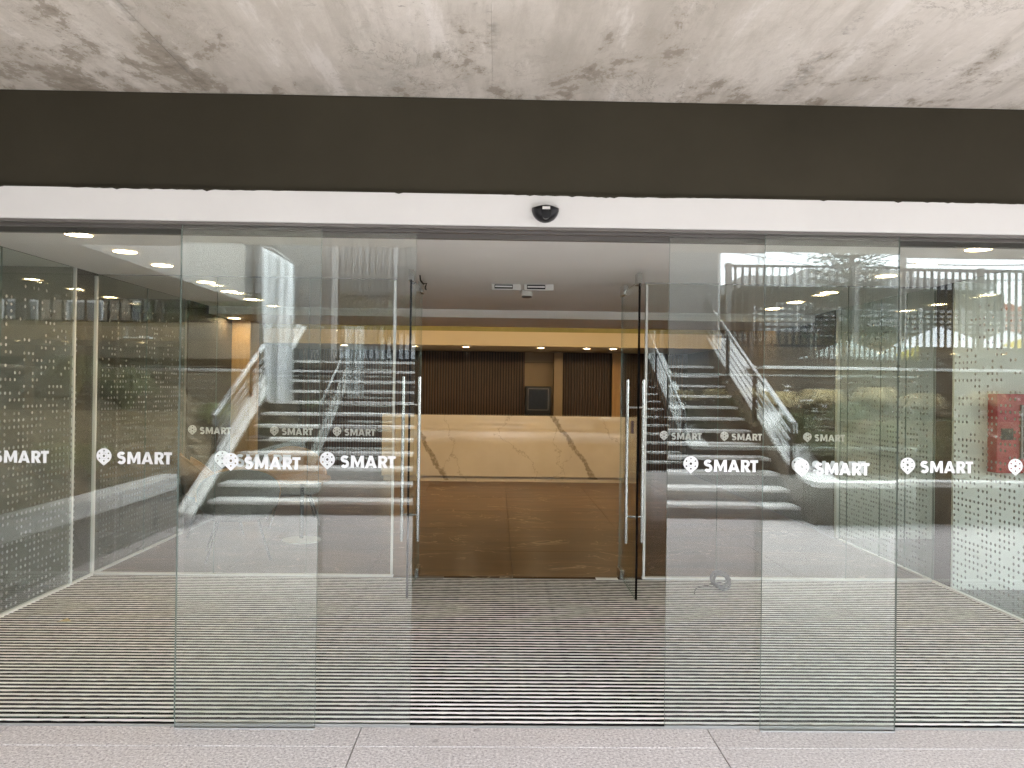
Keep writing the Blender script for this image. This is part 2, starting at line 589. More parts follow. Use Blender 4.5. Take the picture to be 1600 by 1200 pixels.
def inst(name, me, parent, loc, rz=0):
    o = bpy.data.objects.new(name, me)
    COL.objects.link(o)
    o.parent = parent
    o.location = Vector(loc) - ORG[parent.name] if parent is not None else loc
    o.rotation_euler.z = rz
    ORG[o.name] = Vector(loc)
    return o
def dup(root, loc, label=None, rz=None, scale=None):
    def cp(o, par):
        c = o.copy()
        COL.objects.link(c)
        if par is not None:
            c.parent = par
        for ch in [x for x in bpy.data.objects if x.parent == o]:
            cp(ch, c)
        return c
    r = cp(root, None)
    r.location = loc
    ORG[r.name] = Vector(loc)
    if rz is not None: r.rotation_euler.z = rz
    if scale is not None: r.scale = (scale,) * 3 if not isinstance(scale, tuple) else scale
    if label: r['label'] = label
    return r
ST = 'structure'

# main planes, metres
YO, YI = 3.53, 6.31            # outer glass line, inner glass line
XL, XR = -3.27, 3.62           # side glass lines
ZC = 2.44                      # vestibule ceiling
MIR = 2 * YO
STREET = 2.0
def ry(d):                     # world y of something seen d metres deep in the outer glass
    return MIR - d

# ------------------------------------------------------------------ ground, slab, floors
g = MB()
g.add([(-300, 60, -.12), (300, 60, -.12), (300, -6.3, -.12), (-300, -6.3, -.12),
       (-300, -6.3, STREET - .14), (300, -6.3, STREET - .14), (300, -600, STREET - .14), (-300, -600, STREET - .14)],
      [(0, 3, 2, 1), (3, 4, 5, 2), (4, 7, 6, 5)])
obj('ground', g, M['wall_brown'], kind=ST)
g = MB().box(-60, 60, -40, -8.6, STREET - .13, STREET - .02)
obj('road', g, M['asphalt'], kind=ST)
g = MB().box(-60, 60, -8.6, -6.3, STREET - .13, STREET)
obj('sidewalk', g, M['conc_wall'], kind=ST)

slab = obj('canopy_slab', MB().box(-14, 14, -.14, 16, 2.885, 3.3).box(-14, -3.98, -5.05, -.141, 2.86, 6.0), M['conc_wall'], kind=ST)
x = -1.32 - 1.28 * 9
k = 0
while x < 12:
    p = MB().box(x + .0003, x + 1.2797, -.14, 3.47, 2.86 + rnd.uniform(0, .003), 2.886)
    obj('slab_panel', p, M['concrete'], slab)
    x += 1.28

pav = thing('pavement', None, None, (0, 3.5, 0), kind=ST)
pav_bed = obj('bed', MB().box(-9, 9, -2.24, 3.53, -.06, -.012), M['conc_wall'], pav)
yrows = [3.52, 3.33, 2.35, 1.37, .39, -.59, -1.57, -2.24]
for i in range(len(yrows) - 1):
    xx = -.6 - 1.58 * 5
    while xx < 8.8:
        gp = .0025
        p = MB().bbox(max(xx, -9) + gp, xx + 1.58 - gp, yrows[i + 1] + gp, yrows[i] - gp, -.02, 0, .0015)
        obj('tile', p, M['granite'], pav)
        xx += 1.58

lob = thing('lobby_floor', None, None, (0, 6.4, 0), kind=ST)
obj('screed', MB().box(XL - .1, XR + .1, 6.34, 15, -.05, -.012), M['grey_rail'], lob)
lt = MB().bbox(-.6 + .0015, .6 - .0015, -.6 + .0015, .6 - .0015, -.014, 0, .001).mesh('tile', M['lobby_tile'])
for i in range(-3, 3):
    for j in range(0, 8):
        cx, cy_ = .14 + .6 + i * 1.2, 6.74 + j * 1.2
        if i in (-3, 2) or j in (0, 7):
            x0, x1 = max(XL + .02, cx - .6), min(XR - .02, cx + .6)
            y0, y1 = max(6.345, cy_ - .6), min(14.6, cy_ + .6)
            if x1 - x0 > .05 and y1 - y0 > .05:
                obj('tile', MB().bbox(x0 + .0015, x1 - .0015, y0 + .0015, y1 - .0015, -.014, 0, .001), M['lobby_tile'], lob)
        else:
            inst('tile', lt, lob, (cx, cy_, 0))

# entrance matting: aluminium rails and dark carpet inserts
mat = thing('entrance_mat', 'ribbed grey and black entrance matting between the two glass walls', 'mat', (.17, 4.9, 0))
obj('base', MB().box(XL + .02, XR - .02, 3.538, 6.27, -.03, -.006), M['rubber'], mat)
PIT = .0485
rail = MB().bbox(XL + .03 - .17, XR - .03 - .17, -.0136, .0136, -.006, .002, .0012).mesh('rail', M['alu'])
carp = []
for q in range(5):
    b = MB()
    n = 300
    vs, fs = [], []
    ph = [rnd.uniform(0, 6) for _ in range(6)]
    for i in range(n + 1):
        xx = XL + .03 - .17 + (XR - XL - .06) * i / n
        e1 = .0009 * (math.sin(xx * 31 + ph[0]) + math.sin(xx * 57 + ph[1])) + rnd.uniform(-.0006, .0006)
        e2 = .0009 * (math.sin(xx * 27 + ph[2]) + math.sin(xx * 63 + ph[3])) + rnd.uniform(-.0006, .0006)
        h = .0036 + rnd.uniform(-.0006, .0006)
        vs += [(xx, -.0108 + e1, -.006), (xx, -.0102 + e1, h), (xx, .0102 + e2, h), (xx, .0108 + e2, -.006)]
    for i in range(n):
        for c in range(3):
            fs.append((i * 4 + c, i * 4 + c + 1, i * 4 + c + 5, i * 4 + c + 4))
    b.add(vs, fs)
    carp.append(b.mesh('carpet_strip', M['rubber']))
y = 3.574
i = 0
while y < 6.25:
    inst('rail', rail, mat, (.17, y, 0))
    inst('carpet_strip', carp[i % 5], mat, (.17, y - PIT / 2, 0))
    y += PIT
    i += 1
for fx in (XL + .005, XR - .022):
    obj('edge_frame', MB().box(fx, fx + .017, 3.56, 6.27, -.03, .006), M['alu'], mat)

obj('ceiling', MB().box(-6.2, 6.4, 3.66, 8.72, ZC, ZC + .1).box(-6.2, 6.4, 8.72, 10.0, 2.352, 2.54).box(-6.2, 6.4, 10.0, 12.4, 2.80, 2.88), M['ceil'], kind=ST)

# ------------------------------------------------------------------ beam, header, track
obj('beam', MB().box(-13, 13, 3.472, 3.66, 2.427, 2.86), M['beam_paint'], label='dark olive brown painted beam above the white door header', cat='beam')
hd = thing('door_header', 'long white sliding door header above the glass panels', 'door header', (0, 3.5, 2.28))
obj('cover', MB().bbox(-9, 9, 3.456, 3.66, 2.283, 2.4265, .003), M['white'], hd)
obj('track', MB().box(-9, 9, 3.47, 3.49, 2.27, 2.284).box(-9, 9, 3.525, 3.54, 2.262, 2.284).box(-9, 9, 3.575, 3.588, 2.27, 2.284).box(-9, 9, 3.63, 3.66, 2.255, 2.284), M['grey_rail'], hd)
b = MB()      # ragged paint line where the beam colour runs over the header
n = 420
vs, fs = [], []
for i in range(n + 1):
    xx = -4 + 8 * i / n
    dn = .002 + .003 * max(0, math.sin(xx * 3.1) + rnd.uniform(-.6, .5)) + (rnd.uniform(.003, .007) if rnd.random() < .05 else 0)
    vs += [(xx, 3.453, 2.43), (xx, 3.453, 2.426 - dn), (xx, 3.457, 2.426 - dn), (xx, 3.457, 2.43)]
for i in range(n):
    for c in range(3):
        fs.append((i * 4 + c, i * 4 + c + 1, i * 4 + c + 5, i * 4 + c + 4))
b.add(vs, fs)
obj('paint_edge', b, M['beam_paint'], hd)

# motion sensor: half-dome with a shield shaped outline
def sensor_outline(s, cz):
    pts = []
    for i in range(13):
        a = R(205 + (335 - 205) * 0) if False else None
    for i in range(17):                                   # lower bowl
        a = math.pi + math.pi * i / 16
        pts.append((.061 * s * math.cos(a), cz + .012 + .062 * s * math.sin(a) * (1.0)))
    for i in range(1, 8):                                 # shallow arched top
        tt = i / 8
        pts.append((.061 * s * (1 - 2 * tt), cz + .012 + .014 * s * math.sin(math.pi * tt)))
    return pts
sn = thing('motion_sensor', 'black half-dome motion sensor on the white header', 'sensor', (.203, 3.456, 2.345))
b = MB()
lay = [(1.0, 3.456), (1.0, 3.44), (.95, 3.425), (.8, 3.408), (.5, 3.398)]
vs, fs = [], []
for s_, yy in lay:
    vs += [(.203 + px, yy, pz - (1 - s_) * .012) for px, pz in sensor_outline(s_, 2.349)]
n = 24
for i in range(len(lay) - 1):
    for k in range(n):
        k2 = (k + 1) % n
        fs.append((i * n + k, i * n + k2, (i + 1) * n + k2, (i + 1) * n + k))
fs.append(tuple((len(lay) - 1) * n + k for k in range(n)))
b.add(vs, fs)
obj('housing', b, M['black'], sn, smooth=True)
b = MB()
pts = [(.203 + .021 * math.cos(math.pi + math.pi * i / 10), 2.325 + .021 * math.sin(math.pi + math.pi * i / 10)) for i in range(11)] + [(.224, 2.346), (.182, 2.346)]
b.prism(pts, 3.388, 3.41)
obj('lens', b, M['screen'], sn)
obj('label_plate', MB().box(.187, .221, 3.390, 3.398, 2.3465, 2.359), M['white'], sn)

# ------------------------------------------------------------------ SMART logo, cut from curves
def curve_mesh(name, loops, mat):
    cu = bpy.data.curves.new(name, 'CURVE')
    cu.dimensions = '2D'
    cu.fill_mode = 'BOTH'
    cu.extrude = .0002
    for lp in loops:
        sp = cu.splines.new('POLY')
        sp.points.add(len(lp) - 1)
        for p, (x, y) in zip(sp.points, lp):
            p.co = (x, y, 0, 1)
        sp.use_cyclic_u = True
    o = bpy.data.objects.new(name + '_src', cu)
    COL.objects.link(o)
    dg = bpy.context.evaluated_depsgraph_get()
    me = bpy.data.meshes.new_from_object(o.evaluated_get(dg))
    bpy.data.objects.remove(o)
    bpy.data.curves.remove(cu)
    me.transform(Matrix.Rotation(R(90), 4, 'X'))          # stand it up, facing -Y
    me.materials.clear()
    me.materials.append(mat)
    me.name = name
    return me
def circ(cx, cy_, r, n=20):
    return [(cx + r * math.cos(2 * math.pi * i / n), cy_ + r * math.sin(2 * math.pi * i / n)) for i in range(n)]
def stroke(path, wd):
    L_, R_ = [], []
    for i, p in enumerate(path):
        a, c = path[max(i - 1, 0)], path[min(i + 1, len(path) - 1)]
        d = Vector((c[0] - a[0], c[1] - a[1])).normalized()
        nx, ny = -d.y * wd / 2, d.x * wd / 2
        L_.append((p[0] + nx, p[1] + ny))
        R_.append((p[0] - nx, p[1] - ny))
    return L_ + R_[::-1]
CAP = .056
def sc(loop, ox=0):
    return [((x + ox) * CAP, y * CAP) for x, y in loop]
px = 1 / 19.
pts = []
for i in range(12):
    a = R(28 + (270 - 28) * i / 11)
    pts.append((.37 + .225 * math.cos(a), .715 + .175 * math.sin(a)))
for i in range(1, 12):
    a = R(90 - (90 + 152) * i / 11)
    pts.append((.37 + .235 * math.cos(a), .315 + .225 * math.sin(a)))
letters = [sc(stroke(pts, .245), 0)]
letters.append(sc([(0, 0), (0.03, 1), (.30, 1), (.55, .42), (.80, 1), (1.07, 1), (1.10, 0), (.83, 0), (.815, .55), (.62, .08), (.48, .08), (.285, .55), (.27, 0)], .85))
letters.append(sc([(0, 0), (.35, 1), (.61, 1), (.96, 0), (.69, 0), (.64, .17), (.32, .17), (.27, 0)], 2.02))
letters.append(sc([(.39, .37), (.57, .37), (.48, .70)], 2.02))
rr = [(0, 0), (0, 1), (.42, 1)] + [(.42 + .32 * math.cos(R(a)), .69 + .31 * math.sin(R(a))) for a in (70, 45, 20, 0, -25, -50)] + [(.56, .40), (.80, 0), (.49, 0), (.29, .36), (.27, .36), (.27, 0)]
letters.append(sc(rr, 3.10))
letters.append(sc([(.27, .56), (.40, .56), (.47, .62), (.48, .69), (.46, .76), (.40, .80), (.27, .80)], 3.10))
letters.append(sc([(.20, 0), (.20, .77), (0, .77), (0, 1), (.66, 1), (.66, .77), (.47, .77), (.47, 0)], 3.86))
LETTER_ME = curve_mesh('lettering', letters, M['vinyl'])
ri = .62
pin = [(ri * math.cos(R(a)), .65 + ri * math.sin(R(a))) for a in range(-38, 219, 12)] + [(-.14, -.05), (0, -.16), (.14, -.05)]
loops = [sc(pin)] + [sc(circ(0, .65, .105))] + [sc(circ(.42 * math.cos(R(a)), .65 + .42 * math.sin(R(a)), .068)) for a in range(30, 390, 60)]
# fine engraved arcs between the holes
for a in range(0, 360, 60):
    arc = [(.24 * math.cos(R(a + q)), .65 + .24 * math.sin(R(a + q))) for q in (-24, -12, 0, 12, 24)]
    loops.append(sc(stroke(arc, .018)))
ICON_ME = curve_mesh('icon', loops, M['vinyl'])
def logo(parent, x, yface, z):
    """x = left edge of the pin icon"""
    e = bpy.data.objects.new('logo', None)
    COL.objects.link(e)
    e.parent = parent
    o = ORG[parent.name]
    e.location = Vector((x, yface - .0012, z)) - o
    for nm, me, dx in (('icon', ICON_ME, .62 * CAP), ('lettering', LETTER_ME, 1.68 * CAP)):
        c = bpy.data.objects.new(nm, me)
        COL.objects.link(c)
        c.parent = e
        c.location = (dx, 0, 0)

GL = [M['glass'], M['glass_edge']]
def panel(name, label, x0, x1, yf, z0, z1, logos=(), cat='glass panel', group=None, joints=()):
    """a 10 mm toughened pane with its front face at yf"""
    t = thing(name, label, cat, ((x0 + x1) / 2, yf, z0), group)
    xs = [x0] + list(joints) + [x1]
    for a, b_ in zip(xs[:-1], xs[1:]):
        obj('pane', MB().box(a + .0015, b_ - .0015, yf, yf + .010, z0, z1, 0, 1), GL, t)
    for lx, lz in logos:
        logo(t, lx, yf, lz)
    return t
LZ = 1.178
panel('fixed_glass_panel', 'fixed clear glass panel left of the doors, lettered SMART twice', -3.0, -1.481, 3.595, .004, 2.275, [(-2.42, LZ), (-1.855, LZ)], joints=())
panel('fixed_glass_panel', 'outermost fixed glass panel beyond the left joint', -5.6, -3.006, 3.595, .004, 2.275, [])
a = panel('sliding_door_leaf', 'front sliding glass leaf overlapping another leaf, left of the doorway', -1.438, -.806, 3.492, .006, 2.275, [(-1.235, LZ - .006)], 'sliding door')
obj('shoe', MB().box(-1.436, -.808, 3.488, 3.506, .0, .006), M['gal'], a)
a = panel('sliding_door_leaf', 'wide sliding glass leaf whose edge bounds the doorway on the left', -1.4575, -.382, 3.538, .006, 2.272, [(-1.29, LZ), (-.812, LZ)], 'sliding door')
obj('shoe', MB().box(-1.454, -.384, 3.534, 3.552, 0, .006), M['gal'], a)
a = panel('sliding_door_leaf', 'wide sliding glass leaf whose edge bounds the doorway on the right', .787, 1.863, 3.538, .006, 2.272, [(.862, LZ), (1.365, LZ)], 'sliding door')
obj('shoe', MB().box(.789, 1.86, 3.534, 3.552, 0, .006), M['gal'], a)
a = panel('sliding_door_leaf', 'front sliding glass leaf overlapping another leaf, right of the doorway', 1.216, 1.839, 3.492, .006, 2.275, [(1.36, LZ - .004)], 'sliding door')
obj('shoe', MB().box(1.218, 1.837, 3.488, 3.506, 0, .006), M['gal'], a)
panel('fixed_glass_panel', 'fixed clear glass panel right of the doors, lettered SMART near the red cabinet', 1.893, 3.3, 3.595, .004, 2.275, [(1.905, LZ), (2.42, LZ)])
panel('fixed_glass_panel', 'outermost fixed glass panel beyond the right joint', 3.306, 5.9, 3.595, .004, 2.275, [])
obj('threshold_rail', MB().box(-5.6, 5.9, 3.527, 3.536, -.02, .003), M['gal'], label='slim metal threshold rail at the foot of the outer glass', cat='threshold')

# inner glass wall with logos
ZI = 2.40
def inner(label, x0, x1, joints, logos, edge_x):
    t = panel('inner_glass_wall', label, x0, x1, YI, .012, ZC, logos, 'glass wall', joints=joints)
    obj('floor_channel', MB().box(x0, x1, YI - .025, YI + .03, 0, .014), M['white_edge'], t)
    obj('head_channel', MB().box(x0, x1, YI - .002, YI + .013, ZC - .008, ZC - .0015), M['gal'], t)
    obj('end_trim', MB().box(edge_x - .009, edge_x + .009, YI - .014, YI + .02, .014, ZC - .02), M['white_edge'], t)
    return t
inner('inner glass wall left of the swing doors with small SMART lettering', XL, -.838, [-2.3, -1.55], [(-2.52, 1.148), (-1.855, 1.148), (-1.345, 1.148)], -.85)
inner('inner glass wall right of the swing doors with small SMART lettering', 1.206, XR, [1.82, 2.9], [(1.34, 1.148), (1.84, 1.148), (2.53, 1.148)], 1.218)

def door(label, x, sgn):
    """open swing leaf: hung at yi on x, standing towards the outer glass"""
    y0, y1 = 5.63, 6.43
    t = thing('swing_door', label, 'glass door', (x, y1 - .1, 0))
    xn = x - sgn * .0
    obj('leaf', MB().box(x - .006, x + .006, y0 + .012, y1, .01, 2.36, 0, 1), GL, t)
    obj('edge_seal', MB().box(x - .007, x + .007, y0, y0 + .012, .01, 2.34), M['rubber'], t)
    for (a, b_, z0, z1) in ((y0 + .0, y0 + .10, 2.33, 2.415), (y1 - .16, y1 + .005, 2.33, 2.415), (y1 - .16, y1 + .005, .004, .075)):
        obj('patch_fitting', MB().bbox(x - .018, x + .018, a, b_, z0, z1, .003), M['steel'], t)
    for dx in (-.06, .06):
        h = MB().tube([(x + dx, y0 + .13, .40), (x + dx, y0 + .13, 1.63)], .0125, 12)
        hb = obj('pull_bar', h, M['steel'], t, smooth=False)
    for z in (.60, 1.42):
        obj('standoff', MB().tube([(x - .06, y0 + .13, z), (x + .06, y0 + .13, z)], .008, 10), M['steel'], t)
    return t
dl = door('open glass swing door with steel pull bars, left of the counter view', -.645, -1)
dr = door('open glass swing door with steel pull bars, right of the counter view', 1.035, 1)
obj('lock_case', MB().bbox(1.022, 1.028, 5.80, 5.86, 1.22, 1.32, .003), plain('violet_lock', (.09, .06, .12), .4), dr)
obj('floor_plate', MB().bbox(.82, 1.0, 6.24, 6.30, .003, .01, .002), M['white_edge'], label='pale floor spring plate at the foot of the right swing door', cat='floor plate')
obj('floor_plate', MB().bbox(-.64, -.42, 6.24, 6.30, .003, .009, .002), M['grey_rail'], label='dark floor spring plate at the foot of the left swing door', cat='floor plate')

# magnetic locks and smoke detector hanging by the doors
def maglock(x, label):
    t = thing('door_magnet', label, 'magnetic lock', (x, 6.5, 2.40), 'magnetic door locks')
    obj('case', MB().bbox(x - .125, x + .125, 6.49, 6.53, 2.385, 2.438, .003), M['white'], t)
    obj('armature', MB().box(x - .10, x + .055, 6.484, 6.4905, 2.395, 2.43), M['black'], t)
    obj('strip', MB().box(x - .095, x + .05, 6.480, 6.4845, 2.407, 2.419), M['white_edge'], t)
maglock(.06, 'white magnetic lock with black plate on the left of the pair')
maglock(.335, 'white magnetic lock with black plate on the right of the pair')
sd = thing('smoke_detector', 'round grey smoke detector on the ceiling below the magnetic locks', 'smoke detector', (.25, 6.95, 2.44))
obj('body', MB().lathe([(.045, -.0), (.055, -.02), (.055, -.045), (.045, -.052)], (.25, 6.95, 2.44), 24), M['white_edge'], sd)
obj('sensor_ring', MB().lathe([(.046, -.052), (.046, -.062), (.03, -.066)], (.25, 6.95, 2.44), 24), M['grey_rail'], sd)
obj('loose_wire', MB().tube([(-.63, 6.1, 2.44), (-.625, 6.1, 2.40), (-.60, 6.09, 2.37), (-.575, 6.09, 2.375), (-.585, 6.09, 2.35), (-.585, 6.09, 2.33), (-.575, 6.09, 2.325)], .006, 6), M['black'], label='short black wire dangling from the ceiling beside the left swing door', cat='wire')

# side glass walls with dotted film
def side_wall(label, x, sgn, joints, y_end):
    t = thing('dotted_glass_wall', label, 'glass wall', (x, YI, 0))
    ys = [3.62] + joints + [y_end]
    for a, b_ in zip(ys[:-1], ys[1:]):
        obj('pane', MB().box(x - .005, x + .005, a + .002, b_ - .002, .012, ZC - .001, 0, 1), [M['glass_side'], M['glass_edge']], t)
    obj('floor_channel', MB().box(x - .016, x + .016, 3.62, y_end, .0, .013), M['white_edge'], t)
    b = MB()
    q = random.Random(3 if sgn > 0 else 5)
    yy = 3.7
    while yy < y_end - .05:
        if not (6.0 < yy < 6.36):
            z = .05
            while z < 2.25:
                up_ = max(0, (z - .95) / 1.4)
                if q.random() > .10 + .75 * up_ and (math.sin(yy * 23.1) * math.sin(z * 19.7 + yy * 3) < .55):
                    xx = x - sgn * .0062
                    n = 7
                    r = .0115
                    vs = [(xx, yy + r * math.cos(2 * math.pi * k / n), z + r * math.sin(2 * math.pi * k / n)) for k in range(n)]
                    b.add(vs, [tuple(range(n))])
                z += .046
        yy += .05
    obj('dot_film', b, M['dot'], t, kind='stuff')
side_wall('dotted glass wall along the left side of the entrance', XL, -1, [5.1, 6.3, 7.2], 8.05)
side_wall('dotted glass wall along the right side of the entrance', XR, 1, [5.1, 6.3, 6.75, 7.2], 8.05)
obj('corner_post', MB().box(XL - .2, XL - .009, 5.985, 6.30, 0, ZC - .001), M['brown_panel'], label='dark post at the left corner of the inner glass wall', cat='post')
obj('corner_trim', MB().box(XL - .007, XL + .012, 5.965, 5.984, .013, ZC - .001), M['white_edge'], label='thin pale metal trim beside the dark left corner post', cat='trim')
obj('corner_trim', MB().box(XL - .014, XL + .014, YI - .03, YI - .006, .013, ZC - .02), M['white_edge'], label='thin pale metal trim where the left inner glass meets the dotted wall', cat='trim')
obj('corner_post', MB().box(XR + .009, XR + .2, 6.075, 6.30, 0, ZC - .001), M['brown_panel'], label='dark brown post at the right corner of the inner glass wall', cat='post')

# side rooms seen through the dotted glass
obj('side_room_wall', MB().box(XR + .012, 6.4, 6.05, 6.073, .0, ZC - .001), M['room_white'], label='white side room wall behind the red fire hose cabinet', cat='wall')
obj('side_room_wall', MB().box(XR + .012, 6.4, 8.15, 8.2, .08, ZC - .001).box(XR + .012, 6.4, 8.14, 8.2, 0, .079), M['room_white'], label='white wall at the far end of the dotted right glass', cat='wall')
obj('side_room_wall', MB().box(-6.2, XL - .012, 5.95, 5.984, 0, ZC - .001), M['olive_wall'], label='olive wall facing the street behind the dotted left glass', cat='wall')
obj('side_room_wall', MB().box(-6.2, XL - .012, 8.10, 8.15, 0, ZC - .001), M['olive_wall'], label='dark olive wall at the far end of the dotted left glass', cat='wall')
obj('side_room_wall', MB().box(-6.25, -6.2, 3.66, 8.2, 0, ZC), M['olive_wall'], label='olive outer wall of the left side room', cat='wall')
obj('side_room_floor', MB().box(XR + .02, 6.4, 3.62, 8.15, -.05, -.002), M['room_floor'], kind=ST)
obj('side_room_floor', MB().box(-6.2, XL - .02, 3.62, 8.1, -.05, -.002), M['room_floor'], kind=ST)

fc = thing('fire_hose_cabinet', 'red fire hose cabinet with a glass window on the white side wall', 'fire cabinet', (4.15, 6.05, .94))
obj('body', MB().bbox(3.90, 4.48, 5.93, 6.048, .94, 1.56, .006), M['red'], fc)
obj('window', MB().box(4.10, 4.38, 5.922, 5.9305, 1.07, 1.46), M['screen'], fc)
obj('window_frame', MB().box(4.085, 4.10, 5.915, 5.931, 1.055, 1.475).box(4.38, 4.395, 5.915, 5.931, 1.055, 1.475).box(4.10, 4.38, 5.915, 5.931, 1.46, 1.475).box(4.10, 4.38, 5.915, 5.931, 1.055, 1.07), M['grey_rail'], fc)
obj('label_plate', MB().box(3.935, 4.03, 5.926, 5.9305, 1.20, 1.29), M['black'], fc)
obj('hose_reel', MB().tube([(4.24 + .10 * math.cos(a / 3), 5.918, 1.22 + .10 * math.sin(a / 3)) for a in range(20)], .016, 6), M['gal'], fc)

# ------------------------------------------------------------------ lobby
obj('lobby_side_wall', MB().box(XR + .0, XR + .1, 8.21, 14.7, 0, 2.9), M['dark_wall'], label='dark wall on the right side of the lobby', cat='wall')
obj('lobby_side_wall', MB().box(XL - .1, XL, 8.16, 9.48, 0, 2.9), M['dark_wall'], label='dark wall on the left side of the lobby before the oak pillar', cat='wall')
obj('lobby_side_wall', MB().box(XL - .6, XL - .5, 9.9, 14.7, 0, 2.9).box(XL - .6, XL - .1, 9.48, 9.9, 0, 2.9), M['dark_wall'], label='dark wall on the left side of the lobby behind the oak pillar', cat='wall')
obj('oak_pillar', MB().bbox(XL - .10, XL + .22, 9.5, 9.85, 0, 2.35, .004), M['oak'], label='honey coloured oak pillar lit from above, at the left of the lobby', cat='pillar')
dp = MB().box(XL - .5, XR, 12.4, 12.43, 2.24, 2.47).box(XL - .5, XR, 12.43, 14.7, 2.25, 2.3)
obj('bulkhead', dp, M['ceil_tan'], label='warm lit bulkhead beam above the reception counter', cat='bulkhead')
obj('cove_back', MB().box(XL - .5, XR, 12.5, 12.52, 2.40, 2.80), plain('olive_cove', (.24, .23, .10), .7), label='olive strip of wall in the ceiling cove above the warm bulkhead', cat='wall')
obj('cove_strip', MB().box(XL - .5, XR, 10.02, 10.08, 2.42, 2.50), M['led'], label='warm light strip hidden in the ceiling cove before the counter', cat='light strip')

ct = thing('reception_counter', 'long marble reception counter with brown veins', 'reception counter', (.1, 12.76, 0))
obj('front_slab', MB().bbox(-1.91, 2.10, 12.76, 12.79, .085, 1.10, .003), M['counter'], ct)
obj('worktop', MB().bbox(-1.905, 2.095, 12.79, 13.35, 1.06, 1.098, .003), M['counter'], ct)
obj('end_slab', MB().box(-1.905, -1.875, 12.79, 13.35, .085, 1.06), M['counter'], ct)
obj('end_slab', MB().box(2.065, 2.095, 12.79, 13.35, .085, 1.06), M['counter'], ct)
obj('plinth', MB().box(-1.88, 2.07, 12.80, 13.3, 0, .084), M['counter'], ct)

bw = thing('back_wall', 'dark walnut slatted wall behind the reception counter', 'wall', (0, 14.6, 0))
obj('backing', MB().box(XL - .5, XR, 14.6, 14.7, 0, 2.3), M['slat_back'], bw)
sl = MB().box(-.016, .016, -.035, 0, .0, 2.249).mesh('slat', M['slat'])
xx = XL - .4
while xx < XR - .1:
    if not (.50 < xx < 1.20) and not (2.15 < xx < 2.36):
        inst('slat', sl, bw, (xx, 14.599, 0))
    xx += .052
obj('recess_panel', MB().box(.505, 1.05, 14.585, 14.598, 0, 2.05).box(.505, 1.05, 14.585, 14.598, 2.056, 2.249), M['cupboard'], bw)
obj('open_cupboard_door', MB().bbox(1.035, 1.20, 14.2, 14.225, .02, 2.235, .003), M['cupboard'], label='tall beige cupboard door standing open behind the counter', cat='cupboard door')
obj('lit_trim', MB().box(2.17, 2.34, 14.56, 14.598, 0, 2.249), M['oak'], bw, label='honey coloured trim strip')
ap = thing('drinks_cooler', 'black glass fronted cooler standing behind the counter', 'cooler', (.74, 14.3, 1.0))
obj('case', MB().bbox(.51, .98, 14.16, 14.55, .55, 1.60, .006), M['black'], ap)
obj('door_glass', MB().box(.56, .93, 14.148, 14.1595, 1.17, 1.55), M['screen'], ap)
obj('door_frame', MB().box(.555, .565, 14.14, 14.159, 1.16, 1.56).box(.925, .935, 14.14, 14.159, 1.16, 1.56).box(.565, .925, 14.14, 14.159, 1.55, 1.56).box(.565, .925, 14.14, 14.159, 1.16, 1.17), M['grey_rail'], ap)

# lounge seats
def armchair(x, y, rz, label, shell='fabric_tan'):
    t = thing('armchair', label, 'armchair', (0, 0, 0), 'lounge armchairs')
    b = MB()
    n = 18
    vs, fs = [], []
    for i in range(n + 1):                    # shell: sweeps round the sitter, highest at the back
        a = R(-200 + 220 * i / n)
        ca, sa = math.cos(a), math.sin(a)
        hgt = .50 + .32 * (max(0, -math.sin(a)) ** .7)
        for r, z in ((.24, .36), (.33, .44), (.36, .55 * .5 + hgt * .5), (.37, hgt), (.34, hgt), (.30, .50), (.22, .42)):
            vs.append((r * ca, r * sa, z))
    mrow = 7
    for i in range(n):
        for k in range(mrow - 1):
            fs.append((i * mrow + k, (i + 1) * mrow + k, (i + 1) * mrow + k + 1, i * mrow + k + 1))
    b.add(vs, fs)
    obj('shell', b, M[shell], t, smooth=True)
    pp = []
    for i in range(n + 1):
        a = R(-200 + 220 * i / n)
        pp.append((.355 * math.cos(a), .355 * math.sin(a), .505 + .32 * (max(0, -math.sin(a)) ** .7)))
    obj('piping', MB().tube(pp, .018, 6), M['fabric_tan'], t)
    obj('seat', MB().lathe([(.25, .34), (.30, .37), (.30, .44), (.26, .47)], (0, .02, 0), 24), M['fabric_grey'], t)
    for sx in (-1, 1):
        for sy in (-1, 1):
            obj('leg', MB().tube([(sx * .16, sy * .16, .36), (sx * .27, sy * .27, 0)], .011, 6), M['black'], t)
    t.location = (x, y, 0)
    t.rotation_euler.z = rz
armchair(-2.35, 7.05, R(20), 'grey armchair with tan piping nearest the left inner glass', 'fabric_grey')
armchair(-2.95, 8.15, R(-70), 'tan leather armchair with grey seat beside the dotted left wall')
armchair(-2.3, 8.75, R(200), 'tan leather armchair with grey seat behind the round side table')
tb = thing('side_table', 'round tan side table on a thin stem among the armchairs', 'table', (-1.95, 7.75, 0))
obj('top', MB().lathe([(.27, .60), (.28, .61), (.28, .63), (.27, .64)], (-1.95, 7.75, 0), 32), M['fabric_tan'], tb)
obj('stem', MB().tube([(-1.95, 7.75, .02), (-1.95, 7.75, .60)], .02, 10), M['black'], tb)
obj('foot', MB().lathe([(.19, 0), (.19, .012), (.05, .025)], (-1.95, 7.75, 0), 28), M['white_edge'], tb)

